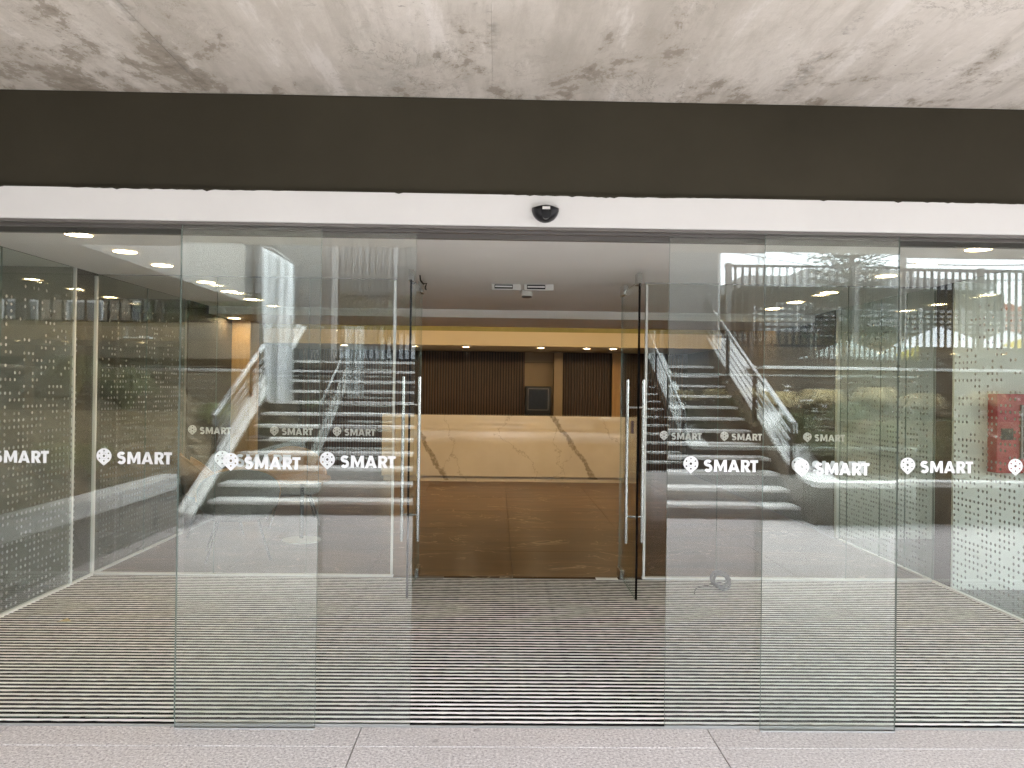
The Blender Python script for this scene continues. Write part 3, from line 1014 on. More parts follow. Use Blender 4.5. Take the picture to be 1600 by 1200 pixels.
# downlights
dlp = thing('downlight', 'x', 'downlight', (0, 0, 0), 'warm recessed ceiling downlights')
obj('trim', MB().lathe([(.075, 0), (.075, -.006), (.058, -.007), (.056, -.001)], (0, 0, 0), 24), M['white'], dlp)
obj('glare_ring', MB().lathe([(.0545, -.0012), (.0555, -.0012), (.0735, -.0062), (.0745, -.0078), (.072, -.0079), (.0555, -.0022)], (0, 0, 0), 24), emit('painted_glare', (1, .66, .32), 2.2), dlp)  # added emissive ring imitating the warm glare around the lamp disc
obj('lamp_disc', MB().lathe([(.054, -.0015), (.054, -.003)], (0, 0, 0), 20), M['orange_light'], dlp)
first = True
rows = [(-2.51, 4.05), (-2.51, 4.62), (-2.51, 5.19), (-2.51, 5.76), (-2.53, 6.67), (-2.55, 7.3), (-2.55, 7.95), (2.91, 4.61), (2.91, 5.2), (2.91, 5.72), (2.91, 6.72), (2.91, 7.5), (2.91, 8.12)]
lab = {}
LN = ['first', 'second', 'third', 'fourth', 'fifth', 'sixth', 'seventh', 'eighth']
for sx in (-1, 1):
    for i, (x, y) in enumerate([q for q in rows if (q[0] > 0) == (sx > 0)]):
        L_ = 'warm round downlight, %s from the outer glass in the %s ceiling row' % (LN[i], 'left' if sx < 0 else 'right')
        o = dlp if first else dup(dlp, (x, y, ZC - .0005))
        o.location = (x, y, ZC - .0005)
        o['label'] = L_
        first = False
for i, x in enumerate((-2.6, -1.4, -.55, .72, 1.5, 1.95)):
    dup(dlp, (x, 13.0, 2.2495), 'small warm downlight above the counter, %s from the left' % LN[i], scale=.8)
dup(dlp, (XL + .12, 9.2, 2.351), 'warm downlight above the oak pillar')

# cable coil and a dry leaf on the mat
pts = []
q = random.Random(2)
for i in range(150):
    a = i * .42
    rr_ = .062 + .012 * math.sin(i * .37) + q.uniform(-.004, .004)
    tilt = .5 + .35 * math.sin(i * .083)
    pts.append((1.76 + rr_ * math.cos(a), 5.98 + rr_ * math.sin(a) * math.cos(tilt) + .02 * math.sin(i * .05), .075 + rr_ * math.sin(a) * math.sin(tilt + .4)))
pts += [(1.70, 5.97, .05), (1.65, 5.97, .035), (1.60, 5.96, .03), (1.56, 5.94, .02), (1.535, 5.90, .008), (1.525, 5.86, .006), (1.515, 5.82, .006)]
obj('cable_coil', MB().tube(pts, .005, 5), M['cable'], label='tangled coil of dark cable lying on the entrance mat', cat='cable', smooth=True)
b = MB()
b.add([(-2.83, 5.02, .006), (-2.79, 5.0, .016), (-2.74, 5.03, .008), (-2.78, 5.06, .02), (-2.80, 5.03, .004), (-2.77, 5.03, .004)], [(0, 1, 3), (1, 2, 3), (0, 4, 1), (4, 5, 2, 1), (0, 3, 4), (3, 2, 5, 4)])
obj('dry_leaf', b, M['straw'], label='small dry leaf on the left part of the entrance mat', cat='leaf')

# ------------------------------------------------------------------ outside behind the viewer: stairs, seen mirrored in the glass
RIS, TRD, D0 = .165, .34, 9.30
stairs = thing('stairs', None, None, (0, -2.24, 0), kind=ST)
XS0, XS1 = -3.45, 3.68
for k in range(1, 13):
    yk = ry(D0 + (k - 1) * TRD)
    yb = -6.45 if k == 12 else yk - TRD - .02
    obj('riser', MB().box(XS0, XS1, yb - .2 if k < 12 else yb, yk - .012, (k - 2) * RIS - .02 if k > 1 else -.05, k * RIS - .0405), M['riser'], stairs)
    obj('tread', MB().bbox(XS0, XS1, yb, yk + .008, k * RIS - .04, k * RIS, .004), M['step_top'], stairs)

SL = RIS / TRD
def nz(y):                     # height of the nosing line at world y
    return RIS + (-2.24 - y) * SL
def parapet(label, x0, x1, dz, coping, face):
    ya, yb = -2.07, -6.4
    t = thing('stair_parapet', label, 'parapet', ((x0 + x1) / 2, ya, 0))
    poly = [(ya, -.05), (ya, .46 + dz)] + [(y, nz(y) + .26 + dz) for y in (-2.6, yb)] + [(yb, -.05)]
    obj('side_wall', MB().prism_x(poly, x0, x1), M[face], t)
    if coping:
        poly = [(ya, .462), (ya, .51), (-2.62, nz(-2.6) + .305), (yb, nz(yb) + .305), (yb, nz(yb) + .262), (-2.6, nz(-2.6) + .262)]
        obj('coping', MB().prism_x(poly, x0 - .03, x1 + .03), M['conc_pale'], t)
parapet('sloping dark stair parapet beside the white banner', -3.72, -3.56, -.26, False, 'wall_brown')
parapet('sloping stair parapet with pale coping beside the flower bed', 3.72, 4.05, 0, True, 'wall_brown')
def railing(label, x, flat):
    t = thing('stair_railing', label, 'railing', (x, -2.3, 0))
    ya, yb = -2.4, -6.55
    obj('top_rail', MB().tube([(x, ya + .02, nz(ya) + .80), (x, ya, nz(ya) + .92), (x, yb, nz(yb) + .95)], .03, 10), M['steel'], t)
    for q in (.42, .53, .64, .75):
        obj('mid_rail', MB().tube([(x, ya - .1, nz(ya - .1) + q), (x, yb, nz(yb) + q)], .011, 6), M['steel'], t)
    for y in (-2.46, -3.8, -5.1, -6.45):
        obj('post', MB().beam((x, y, nz(y) + .2), (x, y, nz(y) + .92), .05, .05), M['bar'], t)
    if flat:
        obj('flat_rail', MB().beam((x + .12, -1.38, .12), (x + .12, -6.2, nz(-6.2) + .47), .07, .05), M['conc_pale'], t)
        obj('flat_rail', MB().beam((x + .03, -1.38, .15), (x + .03, -6.2, nz(-6.2) + .50), .07, .05), M['conc_pale'], t)
    return t
railing('steel stair railing with slim tubes beside the bare soil bank', -3.46, True)
railing('steel stair railing with slim tubes beside the flower bed', 3.66, False)

# planted banks and low walls either side of the stairs
def terrain(name, x0, x1, y0, y1, fz, nx, ny, jit, mt):
    b = MB()
    q = random.Random(11)
    vs = []
    for j in range(ny + 1):
        for i in range(nx + 1):
            x = x0 + (x1 - x0) * i / nx
            y = y0 + (y1 - y0) * j / ny
            vs.append((x, y, fz(x, y) + q.uniform(-jit, jit)))
    fs = [(j * (nx + 1) + i, j * (nx + 1) + i + 1, (j + 1) * (nx + 1) + i + 1, (j + 1) * (nx + 1) + i) for j in range(ny) for i in range(nx)]
    b.add(vs, fs)
    return obj(name, b, M[mt], kind=ST)
def zl(x, y):
    s_ = -3.72 - x
    return .40 + min(.95, s_ * .8) + max(0, s_ - 1.2) * .10 + max(0, -y - 1) * .05
def zr(x, y):
    return .38 + (-2.0 - y) * .40
terrain('soil_bank', -12, -3.72, -4.95, 3.35, zl, 60, 60, .035, 'dry_soil')
terrain('flower_bed', 4.05, 13, -4.95, -2.03, zr, 60, 22, .025, 'soil')
lw = thing('low_planter_wall', 'low concrete bench wall holding back the bare soil bank', 'wall', (-3.6, 1, 0))
obj('wall_body', MB().box(-3.70, -3.52, -1.44, 3.4, -.05, .40), M['conc_wall'], lw)
obj('coping', MB().bbox(-3.74, -3.49, -1.44, 3.4, .402, .55, .008), M['conc_pale'], lw)
lw = thing('low_planter_wall', 'low dark wall with pale coping in front of the flower bed', 'wall', (7, -1.95, 0))
obj('wall_body', MB().box(3.72, 13, -2.03, -1.88, -.05, .44), M['wall_brown'], lw)
obj('coping', MB().bbox(3.72, 13, -2.06, -1.83, .442, .51, .008), M['conc_pale'], lw)
def retaining(label, x0, x1, z1, z2, face):
    t = thing('retaining_wall', label, 'wall', ((x0 + x1) / 2, -5.0, 0))
    obj('wall_body', MB().box(x0, x1, -5.15, -4.95, 0, z1 - .05), M[face], t)
    obj('coping', MB().bbox(x0, x1, -5.2, -4.91, z1 - .048, z1, .006), M['conc_pale'], t)
    obj('upper_wall', MB().box(x0, x1, -6.75, -6.30, 0, z2), M[face], t)
retaining('brown retaining wall below the street fence over the flower bed', 3.96, 13, 1.96, 2.345, 'wall_brown')
retaining('tan retaining wall below the street fence over the bare soil', -13, -3.72, 1.80, 2.62, 'wall_tan')
obj('ledge', MB().box(4.06, 13, -6.3, -5.2, 1.5, 1.90).box(-13, -3.72, -6.3, -5.2, 1.4, 1.74), M['soil'], kind=ST)

def fence(label, x0, x1, y, z0, z1, sp, posts):
    t = thing('bar_fence', label, 'fence', ((x0 + x1) / 2, y, z0))
    o = ORG[t.name]
    bar = MB().box(-.018, .018, -.014, .014, 0, z1 - z0 - .09).mesh('bar', M['bar'])
    xx = x0 + sp / 2
    while xx < x1:
        inst('bar', bar, t, (xx, y, z0 + .045))
        xx += sp
    obj('rail', MB().box(x0, x1, y - .02, y + .02, z1 - .045, z1), M['bar'], t)
    obj('rail', MB().box(x0, x1, y - .02, y + .02, z0 + .0, z0 + .045), M['bar'], t)
    for p in posts:
        obj('post', MB().box(p - .045, p + .045, y - .045, y + .045, z0, z1 + .02), M['grey_rail'], t)
fence('dark bar fence along the street above the flower bed', 3.99, 13, -6.44, 2.35, 3.80, .128, (4.06, 6.3, 8.65, 11))
fence('dark bar fence along the street above the bare soil bank', -13, -3.95, -6.5, 2.625, 4.05, .2, (-4.0, -6.0, -8.4, -11))
gt = thing('stair_gate', 'tall barred gate across the head of the stairs', 'gate', (0, -6.44, STREET))
gb = MB().box(-.017, .017, -.014, .014, 0, 2.2).mesh('bar', M['bar'])
xx = -2.82
while xx < 2.9:
    inst('bar', gb, gt, (xx, -6.5, STREET + .05))
    xx += .105
obj('rail', MB().box(-2.87, 2.92, -6.53, -6.47, STREET + 2.25, STREET + 2.3), M['bar'], gt)
obj('rail', MB().box(-2.87, 2.92, -6.53, -6.47, STREET - .03, STREET + .05), M['bar'], gt)
for x in (-1.83, .1, 1.9):
    obj('post', MB().box(x - .03, x + .03, -6.545, -6.455, STREET, STREET + 2.26), M['gal'], gt)
for x0, x1, nm in ((-3.88, -2.93, 'grey gate pier at the head of the stairs beside the soil bank'), (2.98, 3.86, 'grey gate pier at the head of the stairs beside the flower bed')):
    t = thing('gate_pier', nm, 'pier', ((x0 + x1) / 2, -6.5, 0))
    obj('wall_body', MB().box(x0, x1, -6.7, -6.42, 1.5, 4.7), M['grey_block'], t)
    ex = x1 if x1 < 0 else x1
    obj('corner_trim', MB().box(ex, ex + .045, -6.72, -6.40, 1.99, 4.7), M['house_white'], t)

# ornamental grasses, flowers
def tuft(mat, n, hgt, spread, seed, lean):
    q = random.Random(seed)
    b = MB()
    for i in range(n):
        a = q.uniform(0, 6.283)
        d = Vector((math.cos(a), math.sin(a), 0))
        sd = Vector((-d.y, d.x, 0)) * q.uniform(.005, .010)
        h = hgt * q.uniform(.6, 1.1)
        sp = spread * q.uniform(.3, 1.1)
        base = d * q.uniform(0, .05)
        pts = [base, base + d * sp * .3 + Vector((0, 0, h * .6)), base + d * sp * .7 + Vector((0, 0, h * .95)), base + d * sp * 1.15 + Vector((0, 0, h * lean))]
        vs, wd = [], (1.6, 1.4, 1, .2)
        for p, w_ in zip(pts, wd):
            vs += [p - sd * w_, p + sd * w_]
        b.add(vs, [(0, 1, 3, 2), (2, 3, 5, 4), (4, 5, 7, 6)])
    return b.mesh('grass_blades', mat)
def place(me, name, x, y, z, s_, label, cat, grp, rz=0):
    o = bpy.data.objects.new(name, me)
    COL.objects.link(o)
    o.location = (x, y, z)
    o.scale = (s_, s_, s_)
    o.rotation_euler.z = rz
    props(o, label, cat, grp)
t_st = [tuft(M['straw'], 560, .40, .36, 20 + i, .55) for i in range(2)]
t_gr = [tuft(M['green_blade'], 420, .55, .40, 30 + i, .55) for i in range(3)]
t_pl = [tuft(M['pale_blade'], 420, .55, .40, 60 + i, .55) for i in range(3)]
def at(u, v, d):               # photo pixel to the mirrored point d metres deep
    X = d * ((u - 778) / 1200 - .0007)
    Z = EYE - d * (v - 607 + (778 - u) * .013) / 1200
    return X, ry(d), Z
clumps = [(1215, 11.2, 0, 'straw coloured grass tuft in the flower bed next to the stair railing'),
          (1285, 11.3, 1, 'straw coloured grass tuft in the flower bed, second from the stair railing'),
          (1375, 11.4, 0, 'straw coloured grass tuft near the middle of the flower bed'),
          (1455, 11.2, 1, 'wispy straw coloured grass tuft in the flower bed before the dark corner post'),
          (1560, 11.3, 0, 'straw coloured grass tuft in the flower bed above the red cabinet')]
for u, d, k, lb in clumps:
    x, y, z = at(u, 640, d)
    place(t_st[k], 'ornamental_grass', x, y, zr(x, y) - .02, .85, lb, 'grass tuft', 'ornamental grasses in the flower bed', u)
for u, d, k, lb in [(1250, 10.2, 0, 'green grass tuft low in the flower bed by the parapet'), (1330, 10.6, 1, 'green grass tuft low in the flower bed, below the straw tufts'),
                    (1400, 10.0, 2, 'long green grass tuft in the middle of the flower bed'), (1440, 10.3, 0, 'green grass tuft in the flower bed behind the dark corner post'), (1520, 10.1, 1, 'green grass tuft in the flower bed beside the white side wall'),
                    (1300, 9.7, 2, 'green grass tuft just behind the low coping by the stairs'), (1470, 9.6, 1, 'green grass tuft just behind the low coping, furthest from the stairs')]:
    x, y, z = at(u, 660, d)
    place(t_gr[k], 'ornamental_grass', x, y, zr(x, y) - .02, .8, lb, 'grass tuft', 'green grasses in the flower bed', u)
for u, d, k, s_, lb in [(110, 8.8, 0, .9, 'pale green arching grass tuft on the soil bank'), (195, 9.6, 1, .95, 'green arching grass tuft in the middle of the soil bank'), (345, 11.3, 2, .8, 'small green grass tuft beside the stair railing'),
                        (80, 7.0, 1, .6, 'low grass tuft on the soil bank close to the bench wall'), (140, 7.6, 2, .55, 'thin grass tuft on the slope above the bench wall')]:
    x, y, z = at(u, 600, d)
    place(t_pl[k], 'ornamental_grass', x, y, zl(x, y) - .02, s_, lb, 'grass tuft', 'grasses on the soil bank', u)
q = random.Random(9)
b = MB()
for i in range(46):
    x, y = q.uniform(4.2, 9.5), q.uniform(-4.6, -2.5)
    z = zr(x, y)
    h = q.uniform(.18, .42)
    tip = (x + q.uniform(-.06, .06), y + q.uniform(-.06, .06), z + h)
    b.tube([(x, y, z), tip], .0035, 4, 1)
    for j in range(7):
        c = Vector(tip) + Vector((q.uniform(-.028, .028), q.uniform(-.028, .028), q.uniform(-.02, .02)))
        e = .013
        b.add([c + Vector((e, 0, 0)), c + Vector((0, e, .004)), c + Vector((-e, 0, 0)), c + Vector((0, -e, .004)), c + Vector((0, 0, e)), c - Vector((0, 0, e))],
              [(0, 1, 4), (1, 2, 4), (2, 3, 4), (3, 0, 4), (1, 0, 5), (2, 1, 5), (3, 2, 5), (0, 3, 5)], 0)
obj('wild_flowers', b, [M['flower'], M['green_blade']], kind='stuff', label='small white flowers scattered through the flower bed', cat='flowers')

# white cloth banner standing on the stairs
bt = thing('cloth_banner', 'tall white cloth banner hanging from a pole on the stairs', 'banner', (-3.05, -3.55, 1.0))
b = MB()
nx, nz_ = 26, 30
vs = []
for j in range(nz_ + 1):
    f = j / nz_
    for i in range(nx + 1):
        s_ = i / nx
        wdt = .42 - .06 * f
        x = -3.26 + s_ * wdt + .10 * f
        top = 3.44 - .22 * s_ ** 1.2
        z = top + (1.32 - top) * f
        y = -3.55 + .045 * math.sin(s_ * 11 + f * 2.2) * (.5 + f) + .03 * math.sin(s_ * 23 + f * 5)
        vs.append((x, y, z))
fs = [(j * (nx + 1) + i, j * (nx + 1) + i + 1, (j + 1) * (nx + 1) + i + 1, (j + 1) * (nx + 1) + i) for j in range(nz_) for i in range(nx)]
b.add(vs, fs)
bn = obj('cloth', b, M['cloth'], bt, smooth=True)
sm = bn.modifiers.new('solid', 'SOLIDIFY')
sm.thickness = .004
obj('pole', MB().tube([(-3.29, -3.56, .83), (-3.285, -3.56, 3.3), (-3.26, -3.56, 3.46), (-3.10, -3.56, 3.42), (-2.84, -3.56, 3.24)], .012, 8), M['gal'], bt)
obj('foot', MB().lathe([(.17, .822), (.17, .84), (.03, .87)], (-3.29, -3.56, 0), 20), M['bar'], bt)

# ------------------------------------------------------------------ the street beyond
def leafy(n, half, seed, size, mat):
    """a loose cloud of small leaf faces gathered in clumps"""
    q = random.Random(seed)
    b = MB()
    cl = [(Vector((q.gauss(0, .42), q.gauss(0, .42), q.gauss(0, .42)))) for _ in range(26)]
    for i in range(n):
        c = q.choice(cl)
        p = c + Vector((q.gauss(0, .17), q.gauss(0, .17), q.gauss(0, .17)))
        p = Vector((p.x * half[0], p.y * half[1], p.z * half[2]))
        a = Vector((q.uniform(-1, 1), q.uniform(-1, 1), q.uniform(-1, 1))).normalized()
        u_ = a.orthogonal().normalized()
        v_ = a.cross(u_)
        s_ = size * q.uniform(.6, 1.3)
        b.add([p - u_ * s_, p + v_ * s_ * .5, p + u_ * s_, p - v_ * s_ * .5], [(0, 1, 2, 3)])
    return b.mesh('crown', mat)
def tree(label, x, y, h, half, seed, n=3500, size=.11):
    t = thing('street_tree', label, 'tree', (x, y, STREET), 'trees along the street')
    zc = STREET + h - half[2]
    b = MB().tube([(x, y, STREET - .05), (x + .05, y, STREET + h * .35), (x, y, zc)], [.13, .10, .05], 7)
    q = random.Random(seed)
    for i in range(5):
        a = q.uniform(0, 6.28)
        b.tube([(x, y, STREET + h * .35 + i * .15), (x + math.cos(a) * half[0] * .7, y + math.sin(a) * half[1] * .7, zc + q.uniform(-.2, .4) * half[2])], [.05, .015], 5)
    obj('trunk', b, M['bark'], t)
    c = bpy.data.objects.new('crown', leafy(n, half, seed, size, M['leaf']))
    COL.objects.link(c)
    c.parent = t
    c.location = (0, 0, zc - STREET)
def px_x(u, d):
    return at(u, 600, d)[0]
tree('leafy street tree behind the gate bars above the parked car', px_x(555, 27), ry(27), 2.9, (2.0, 1.2, .9), 41)
tree('small leafy tree behind the fence above the soil bank', px_x(300, 22), ry(22), 2.3, (1.5, 1.0, .7), 42)
tree('low bushy tree behind the fence beside the gate pier', px_x(410, 24), ry(24), 2.2, (1.3, .9, .6), 43, 2200)

def hedge(label, x0, x1, y, h, seed):
    q = random.Random(seed)
    b = MB()
    for i in range(5200):
        p = Vector((q.uniform(x0, x1), y + q.gauss(0, .3), STREET + h * q.random() ** .7))
        a = Vector((q.uniform(-1, 1), q.uniform(-1, 1), q.uniform(-1, 1))).normalized()
        u_ = a.orthogonal().normalized()
        v_ = a.cross(u_)
        s_ = .08 * q.uniform(.6, 1.3)
        b.add([p - u_ * s_, p + v_ * s_ * .5, p + u_ * s_, p - v_ * s_ * .5], [(0, 1, 2, 3)])
    t = thing('hedge', label, 'hedge', ((x0 + x1) / 2, y, STREET))
    obj('foliage', b, M['leaf'], t)
    obj('stems', MB().box(x0, x1, y - .12, y + .12, STREET, STREET + h * .6), M['bark'], t)
hedge('rough hedge in front of the stone clad house', px_x(1300, 27), px_x(1405, 27), ry(27), 1.9, 51)

# tall layered conifer
cx, cyy = px_x(1332, 26), ry(26)
pt = thing('pine_tree', 'tall layered conifer in front of the stone clad house', 'tree', (cx, cyy, STREET))
obj('trunk', MB().tube([(cx, cyy, STREET - .1), (cx + .03, cyy, STREET + 4), (cx, cyy, STREET + 9)], [.16, .10, .02], 8), M['bark'], pt)
b = MB()
lb_ = MB()
q = random.Random(77)
for lay_ in range(24):
    z0 = STREET + .9 + lay_ * .33
    rad = 1.9 * (1 - (lay_ / 25) ** 1.2) + .12
    nb = 8
    for k in range(nb):
        a = 2 * math.pi * (k + q.uniform(-.25, .25)) / nb + lay_ * .5
        ln_ = rad * q.uniform(.65, 1.1)
        d = Vector((math.cos(a), math.sin(a), 0))
        tip = Vector((cx, cyy, z0)) + d * ln_ + Vector((0, 0, ln_ * .18 * q.uniform(.3, 1.4)))
        lb_.tube([(cx, cyy, z0), tip], [.025, .006], 4)
        for s_ in range(26):
            f = .15 + .85 * s_ / 26
            p = Vector((cx, cyy, z0)).lerp(tip, f) + Vector((q.gauss(0, .05), q.gauss(0, .05), q.gauss(0, .05)))
            dr_ = (d * .6 + Vector((q.uniform(-1, 1), q.uniform(-1, 1), q.uniform(-.2, .7)))).normalized()
            sd = dr_.orthogonal().normalized() * .028
            b.add([p - sd, p + sd, p + dr_ * q.uniform(.12, .28)], [(0, 1, 2)])
obj('crown', b, M['needle'], pt)
obj('limbs', lb_, M['bark'], pt)

# stone clad house with a flat roof and a white slatted fence
DH = 31
hx0, hx1 = px_x(1160, DH), px_x(1520, DH)
yh = ry(DH)
hs = thing('stone_house', 'flat roofed stone clad house across the street', 'house', ((hx0 + hx1) / 2, yh - 4, STREET))
obj('wall', MB().box(hx0 + .3, hx1 - .8, yh - 8, yh, STREET - .1, 5.7), M['stone'], hs)
obj('side_wing', MB().box(hx1 - .8, hx1 + 1.2, yh - 8, yh + .6, STREET - .1, 5.6), M['stone'], hs)
obj('roof', MB().bbox(hx0 - .2, hx1 + .6, yh - 8.6, yh + .9, 5.705, 6.15, .02).box(hx0 + 3, hx1 - 1.6, yh - 6, yh - 1, 6.152, 6.75), M['house_white'], hs)
for x in (hx0 + 1.4, hx0 + 5.2):
    wf = obj('window', MB().box(x, x + 1.5, yh - .02, yh + .05, 4.0, 5.2), M['house_white'], hs)
    obj('pane', MB().box(x + .08, x + .72, yh + .051, yh + .06, 4.08, 5.12).box(x + .78, x + 1.42, yh + .051, yh + .06, 4.08, 5.12), M['window_dark'], wf)
sf = thing('slatted_fence', 'white slatted front fence of the stone clad house', 'fence', ((hx0 + hx1) / 2, ry(DH - 3), STREET))
yy = ry(DH - 3)
obj('base_wall', MB().box(hx0 - .5, hx1 + .3, yy - .1, yy + .1, STREET - .1, 3.75), M['house_tan'], sf)
for i in range(5):
    obj('slat', MB().box(hx0 - .5, hx1 + .3, yy - .02, yy + .02, 3.80 + i * .19, 3.90 + i * .19), M['house_white'], sf)
for i in range(7):
    x = hx0 - .4 + (hx1 - hx0) * i / 6
    obj('post', MB().box(x - .06, x + .06, yy - .08, yy - .021, STREET, 4.75), M['house_white'], sf)

# low house with terracotta roof and chimney
D2 = 36
rx0, rx1 = px_x(1505, D2), px_x(1760, D2)
y2 = ry(D2)
rh = thing('tiled_house', 'white house with a terracotta roof and small chimney across the street', 'house', ((rx0 + rx1) / 2, y2 - 4, STREET))
obj('wall', MB().box(rx0 + .6, rx1 - .6, y2 - 7, y2, STREET - .1, 4.5), M['house_white'], rh)
xm = (rx0 + rx1) / 2
rf = MB().add([(rx0, y2 + .6, 4.45), (rx1, y2 + .6, 4.45), (rx1, y2 - 7.6, 4.45), (rx0, y2 - 7.6, 4.45), (xm - 1, y2 - 3.5, 6.3), (xm + 1, y2 - 3.5, 6.3)],
              [(0, 1, 5, 4), (1, 2, 5), (2, 3, 4, 5), (3, 0, 4), (3, 2, 1, 0)])
for i in range(26):               # cover tile ridges on the near slope
    x = rx0 + .2 + (rx1 - rx0 - .4) * i / 25
    f = (x - rx0) / (xm - 1 - rx0) if x < xm - 1 else (1 if x < xm + 1 else (rx1 - x) / (rx1 - xm - 1))
    f = max(.02, min(1, f))
    rf.tube([(x, y2 + .6, 4.48), (x, y2 + .6 - 4.1 * f, 4.48 + 1.85 * f)], .07, 5)
ro = obj('roof', rf, M['terracotta'], rh)
cxx = px_x(1560, D2)
obj('chimney', MB().box(cxx - .3, cxx + .3, y2 - 2.2, y2 - 1.6, 4.6, 5.75).box(cxx - .36, cxx + .36, y2 - 2.26, y2 - 1.54, 5.752, 5.9), M['wall_brown'], ro)
for x in (rx0 + 1.6, rx0 + 4.4):
    wf = obj('window', MB().box(x, x + 1.2, y2 - .02, y2 + .05, 2.9, 4.0), M['house_tan'], rh)
    obj('pane', MB().box(x + .08, x + 1.12, y2 + .051, y2 + .06, 2.98, 3.92), M['window_dark'], wf)

# grey ribbed building straight behind the gate
DB = 33
yb_ = ry(DB)
bx0, bx1 = px_x(352, DB), px_x(1116, DB)
nb_ = thing('ribbed_building', 'tall grey building with ribbed cladding behind the gate', 'building', ((bx0 + bx1) / 2, yb_ - 6, STREET))
obj('upper_wall', MB().box(bx0, bx1, yb_ - 12, yb_, 5.5, 13), M['grey_block'], nb_)
obj('lower_wall', MB().box(bx0 + .2, bx1 - .2, yb_ - 12, yb_ - .8, STREET - .1, 5.498), M['wall_brown'], nb_)
rb = MB()
x = px_x(500, DB)
while x < bx1 - .1:
    rb.box(x, x + .16, yb_ + .001, yb_ + .09, 5.6, 12.8)
    x += .32
obj('ribbed_cladding', rb, M['grey_block'], nb_, kind='stuff')
obj('pilaster', MB().box(px_x(357, DB), px_x(375, DB), yb_ + .001, yb_ + .35, STREET, 13), M['house_white'], nb_)
obj('lintel_band', MB().box(px_x(376, DB), px_x(438, DB), yb_ + .001, yb_ + .3, 7.75, 8.0), M['house_white'], nb_)
for ww in (('window', 378, 434, 5.9, 7.7), ('window', 368, 398, 5.0, 5.45)):
    x0, x1 = px_x(ww[1], DB), px_x(ww[2], DB)
    wf = obj('window', MB().box(x0, x1, yb_ + .002, yb_ + .06, ww[3], ww[4]), M['window_dark'] if ww[3] > 5.5 else M['house_white'], nb_)
    mu = MB()
    for i in range(4):
        xx = x0 + (x1 - x0) * i / 3
        mu.box(xx - .04, xx + .04, yb_ + .061, yb_ + .11, ww[3], ww[4])
    mu.box(x0, x1, yb_ + .065, yb_ + .105, (ww[3] + ww[4]) / 2 - .03, (ww[3] + ww[4]) / 2 + .03)
    obj('glazing_bars', mu, M['bar'], wf)
obj('white_band', MB().box(px_x(520, DB), px_x(700, DB), yb_ - .79, yb_ - .6, 4.95, 5.45), M['house_white'], nb_)
gw = thing('garden_wall', 'white garden wall with terracotta coping behind the parked car', 'wall', (0, ry(31), STREET))
obj('wall_body', MB().box(px_x(430, 31), px_x(900, 31), ry(31) - .1, ry(31) + .1, STREET - .1, 3.75), M['house_white'], gw)
obj('coping', MB().box(px_x(430, 31), px_x(900, 31), ry(31) - .16, ry(31) + .16, 3.751, 3.83), M['terracotta'], gw)
# long pale row of houses behind the fence over the bank
lh = thing('row_house', 'pale row house behind the fence above the soil bank', 'house', (-24, ry(34), STREET))
obj('wall', MB().box(-34, bx0 - .3, ry(34) - 7, ry(34), STREET - .1, 6.2), M['house_tan'], lh)
obj('roof', MB().box(-34.4, bx0 - .1, ry(34) - 7.4, ry(34) + .5, 6.202, 6.45), M['terracotta'], lh)
for i in range(7):
    x = -33 + i * 2.8
    if x + 1.6 < bx0 - .3:
        wf = obj('window', MB().box(x, x + 1.6, ry(34) - .02, ry(34) + .05, 3.6, 5.2), M['house_white'], lh)
        obj('pane', MB().box(x + .1, x + 1.5, ry(34) + .051, ry(34) + .06, 3.7, 5.1), M['window_dark'], wf)

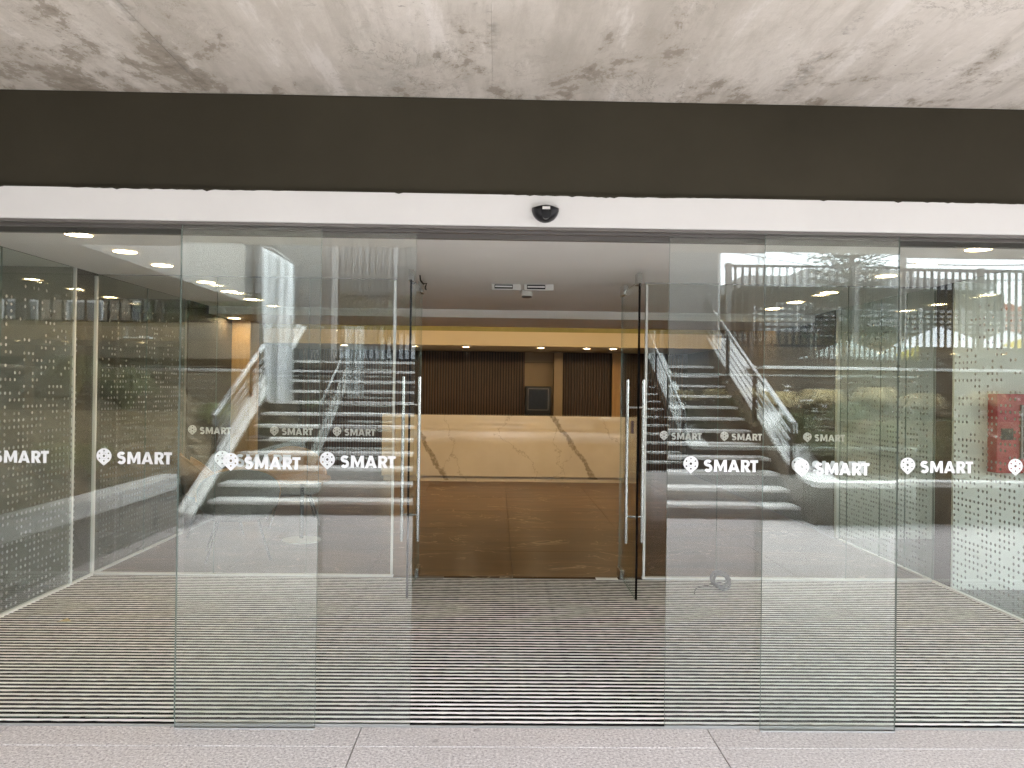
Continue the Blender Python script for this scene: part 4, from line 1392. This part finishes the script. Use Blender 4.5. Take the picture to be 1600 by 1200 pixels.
# parked car
def car(x, y, label):
    t = thing('parked_car', label, 'car', (x, y, STREET - .02))
    z = STREET - .02
    half = .86
    prof = [(-2.1, .35), (-2.12, .72), (-2.0, .92), (-1.3, .98), (-.75, 1.38), (.45, 1.42), (1.05, 1.02), (1.8, .90), (2.1, .72), (2.1, .35)]
    b = MB()
    n = len(prof)
    vs = []
    for yy, ins in ((-half, 0), (-half * .55, 1), (half * .55, 1), (half, 0)):
        for px_, pz in prof:
            nar = .0 if pz < 1.0 else .12
            vs.append((x + px_, y + yy * (1 - nar if ins == 0 else 1), z + pz + (.03 if ins and pz > .7 else 0)))
    fs = [tuple(range(n)), tuple(range(3 * n, 4 * n))[::-1]]
    for r in range(3):
        for i in range(n):
            j = (i + 1) % n
            fs.append((r * n + i, (r + 1) * n + i, (r + 1) * n + j, r * n + j))
    b.add(vs, fs)
    obj('body', b, M['car_paint'], t, smooth=False)
    for sy in (-1, 1):
        yy = y + sy * half * .965
        obj('side_window', MB().prism([(x - 1.15, z + 1.0), (x + .05, z + 1.0), (x + .05, z + 1.34), (x - .72, z + 1.33)], yy - .06, yy + .02), M['window_dark'], t)
        obj('side_window', MB().prism([(x + .12, z + 1.0), (x + .95, z + 1.02), (x + .42, z + 1.36), (x + .12, z + 1.35)], yy - .06, yy + .02), M['window_dark'], t)
        for wx in (-1.3, 1.3):
            w_ = MB()
            w_.tube([(x + wx, y + sy * (half - .2), z + .31), (x + wx, y + sy * (half + .02), z + .31)], .31, 18)
            wh = obj('wheel', w_, M['rubber'], t)
            obj('rim', MB().tube([(x + wx, y + sy * (half + .021), z + .31), (x + wx, y + sy * (half + .03), z + .31)], .19, 14), M['gal'], wh)
    obj('windscreen', MB().add([(x + 1.04, y - .62, z + 1.05), (x + 1.04, y + .62, z + 1.05), (x + .48, y + .55, z + 1.43), (x + .48, y - .55, z + 1.43), (x + 1.02, y - .62, z + 1.03), (x + 1.02, y + .62, z + 1.03), (x + .46, y + .55, z + 1.41), (x + .46, y - .55, z + 1.41)],
                               [(0, 1, 2, 3), (4, 7, 6, 5), (0, 4, 5, 1), (1, 5, 6, 2), (2, 6, 7, 3), (3, 7, 4, 0)]), M['window_dark'], t)
    for sy in (-.6, .6):
        obj('headlight', MB().bbox(x + 2.0, x + 2.11, y + sy - .16, y + sy + .16, z + .62, z + .76, .02), M['white_edge'], t)
car(px_x(560, 27.5), ry(28), 'pale silver car parked on the street, seen through the gate bars')
car(px_x(90, 25), ry(25.5), 'pale silver car parked beyond the fence over the soil bank')

# market tents, pole and wires
def tent(x, y, mat, label):
    t = thing('market_tent', label, 'tent', (x, y, STREET))
    b = MB()
    hw, ze, zt = 1.25, 2.72, 3.36
    n = 8
    vs, fs = [], []
    for i in range(n + 1):
        f = i / n
        s_ = hw * (1 - f)
        z = ze + (zt - ze) * f ** 1.25
        vs += [(x - s_, y - s_, z), (x + s_, y - s_, z), (x + s_, y + s_, z), (x - s_, y + s_, z)]
    for i in range(n):
        for k in range(4):
            fs.append((i * 4 + k, i * 4 + (k + 1) % 4, i * 4 + 4 + (k + 1) % 4, i * 4 + 4 + k))
    b.add(vs, fs)
    obj('canopy', b, mat, t)
    v = MB().box(x - hw, x + hw, y + hw - .01, y + hw + .002, ze - .16, ze - .001).box(x - hw, x + hw, y - hw - .002, y - hw + .01, ze - .16, ze - .001)
    v.box(x - hw - .002, x - hw + .01, y - hw + .012, y + hw - .012, ze - .16, ze - .001).box(x + hw - .01, x + hw + .002, y - hw + .012, y + hw - .012, ze - .16, ze - .001)
    obj('valance', v, mat, t)
    for sx in (-1, 1):
        for sy in (-1, 1):
            obj('leg', MB().box(x + sx * (hw - .05) - .02, x + sx * (hw - .05) + .02, y + sy * (hw - .05) - .02, y + sy * (hw - .05) + .02, STREET - .02, ze - .02), M['gal'], t)
tent(px_x(1478, 20), ry(20), M['tent'], 'white market tent with a pointed top beyond the fence')
tent(px_x(1588, 21), ry(21), M['tent'], 'white market tent partly hidden by the yellow tent')
tent(px_x(1672, 19), ry(19), M['yellow'], 'yellow market tent beyond the fence')
up_ = thing('utility_pole', 'grey concrete utility pole beyond the street fence', 'utility pole', (px_x(1417, 19), ry(19), STREET))
xx, yy = px_x(1417, 19), ry(19)
obj('shaft', MB().tube([(xx, yy, STREET - .2), (xx, yy, 10.5)], [.15, .10], 10), M['conc_wall'], up_)
obj('crossarm', MB().box(xx - 1, xx + 1, yy - .05, yy + .05, 9.6, 9.72), M['bark'], up_)
for i, (u1, v1, v2) in enumerate(((1200, 372, 405), (1200, 378, 418), (1200, 392, 430))):
    d = 22
    a, c = at(1150, v1, d), at(1700, v2, d)
    pts = [(a[0] + (c[0] - a[0]) * s_ / 12, a[1], a[2] + (c[2] - a[2]) * s_ / 12 - .35 * (1 - (2 * s_ / 12 - 1) ** 2)) for s_ in range(13)]
    obj('power_line', MB().tube(pts, .014, 5), M['bar'], label=('highest', 'middle', 'lowest')[i] + ' of the thin power lines crossing the sky', cat='power line', group='power lines over the street')
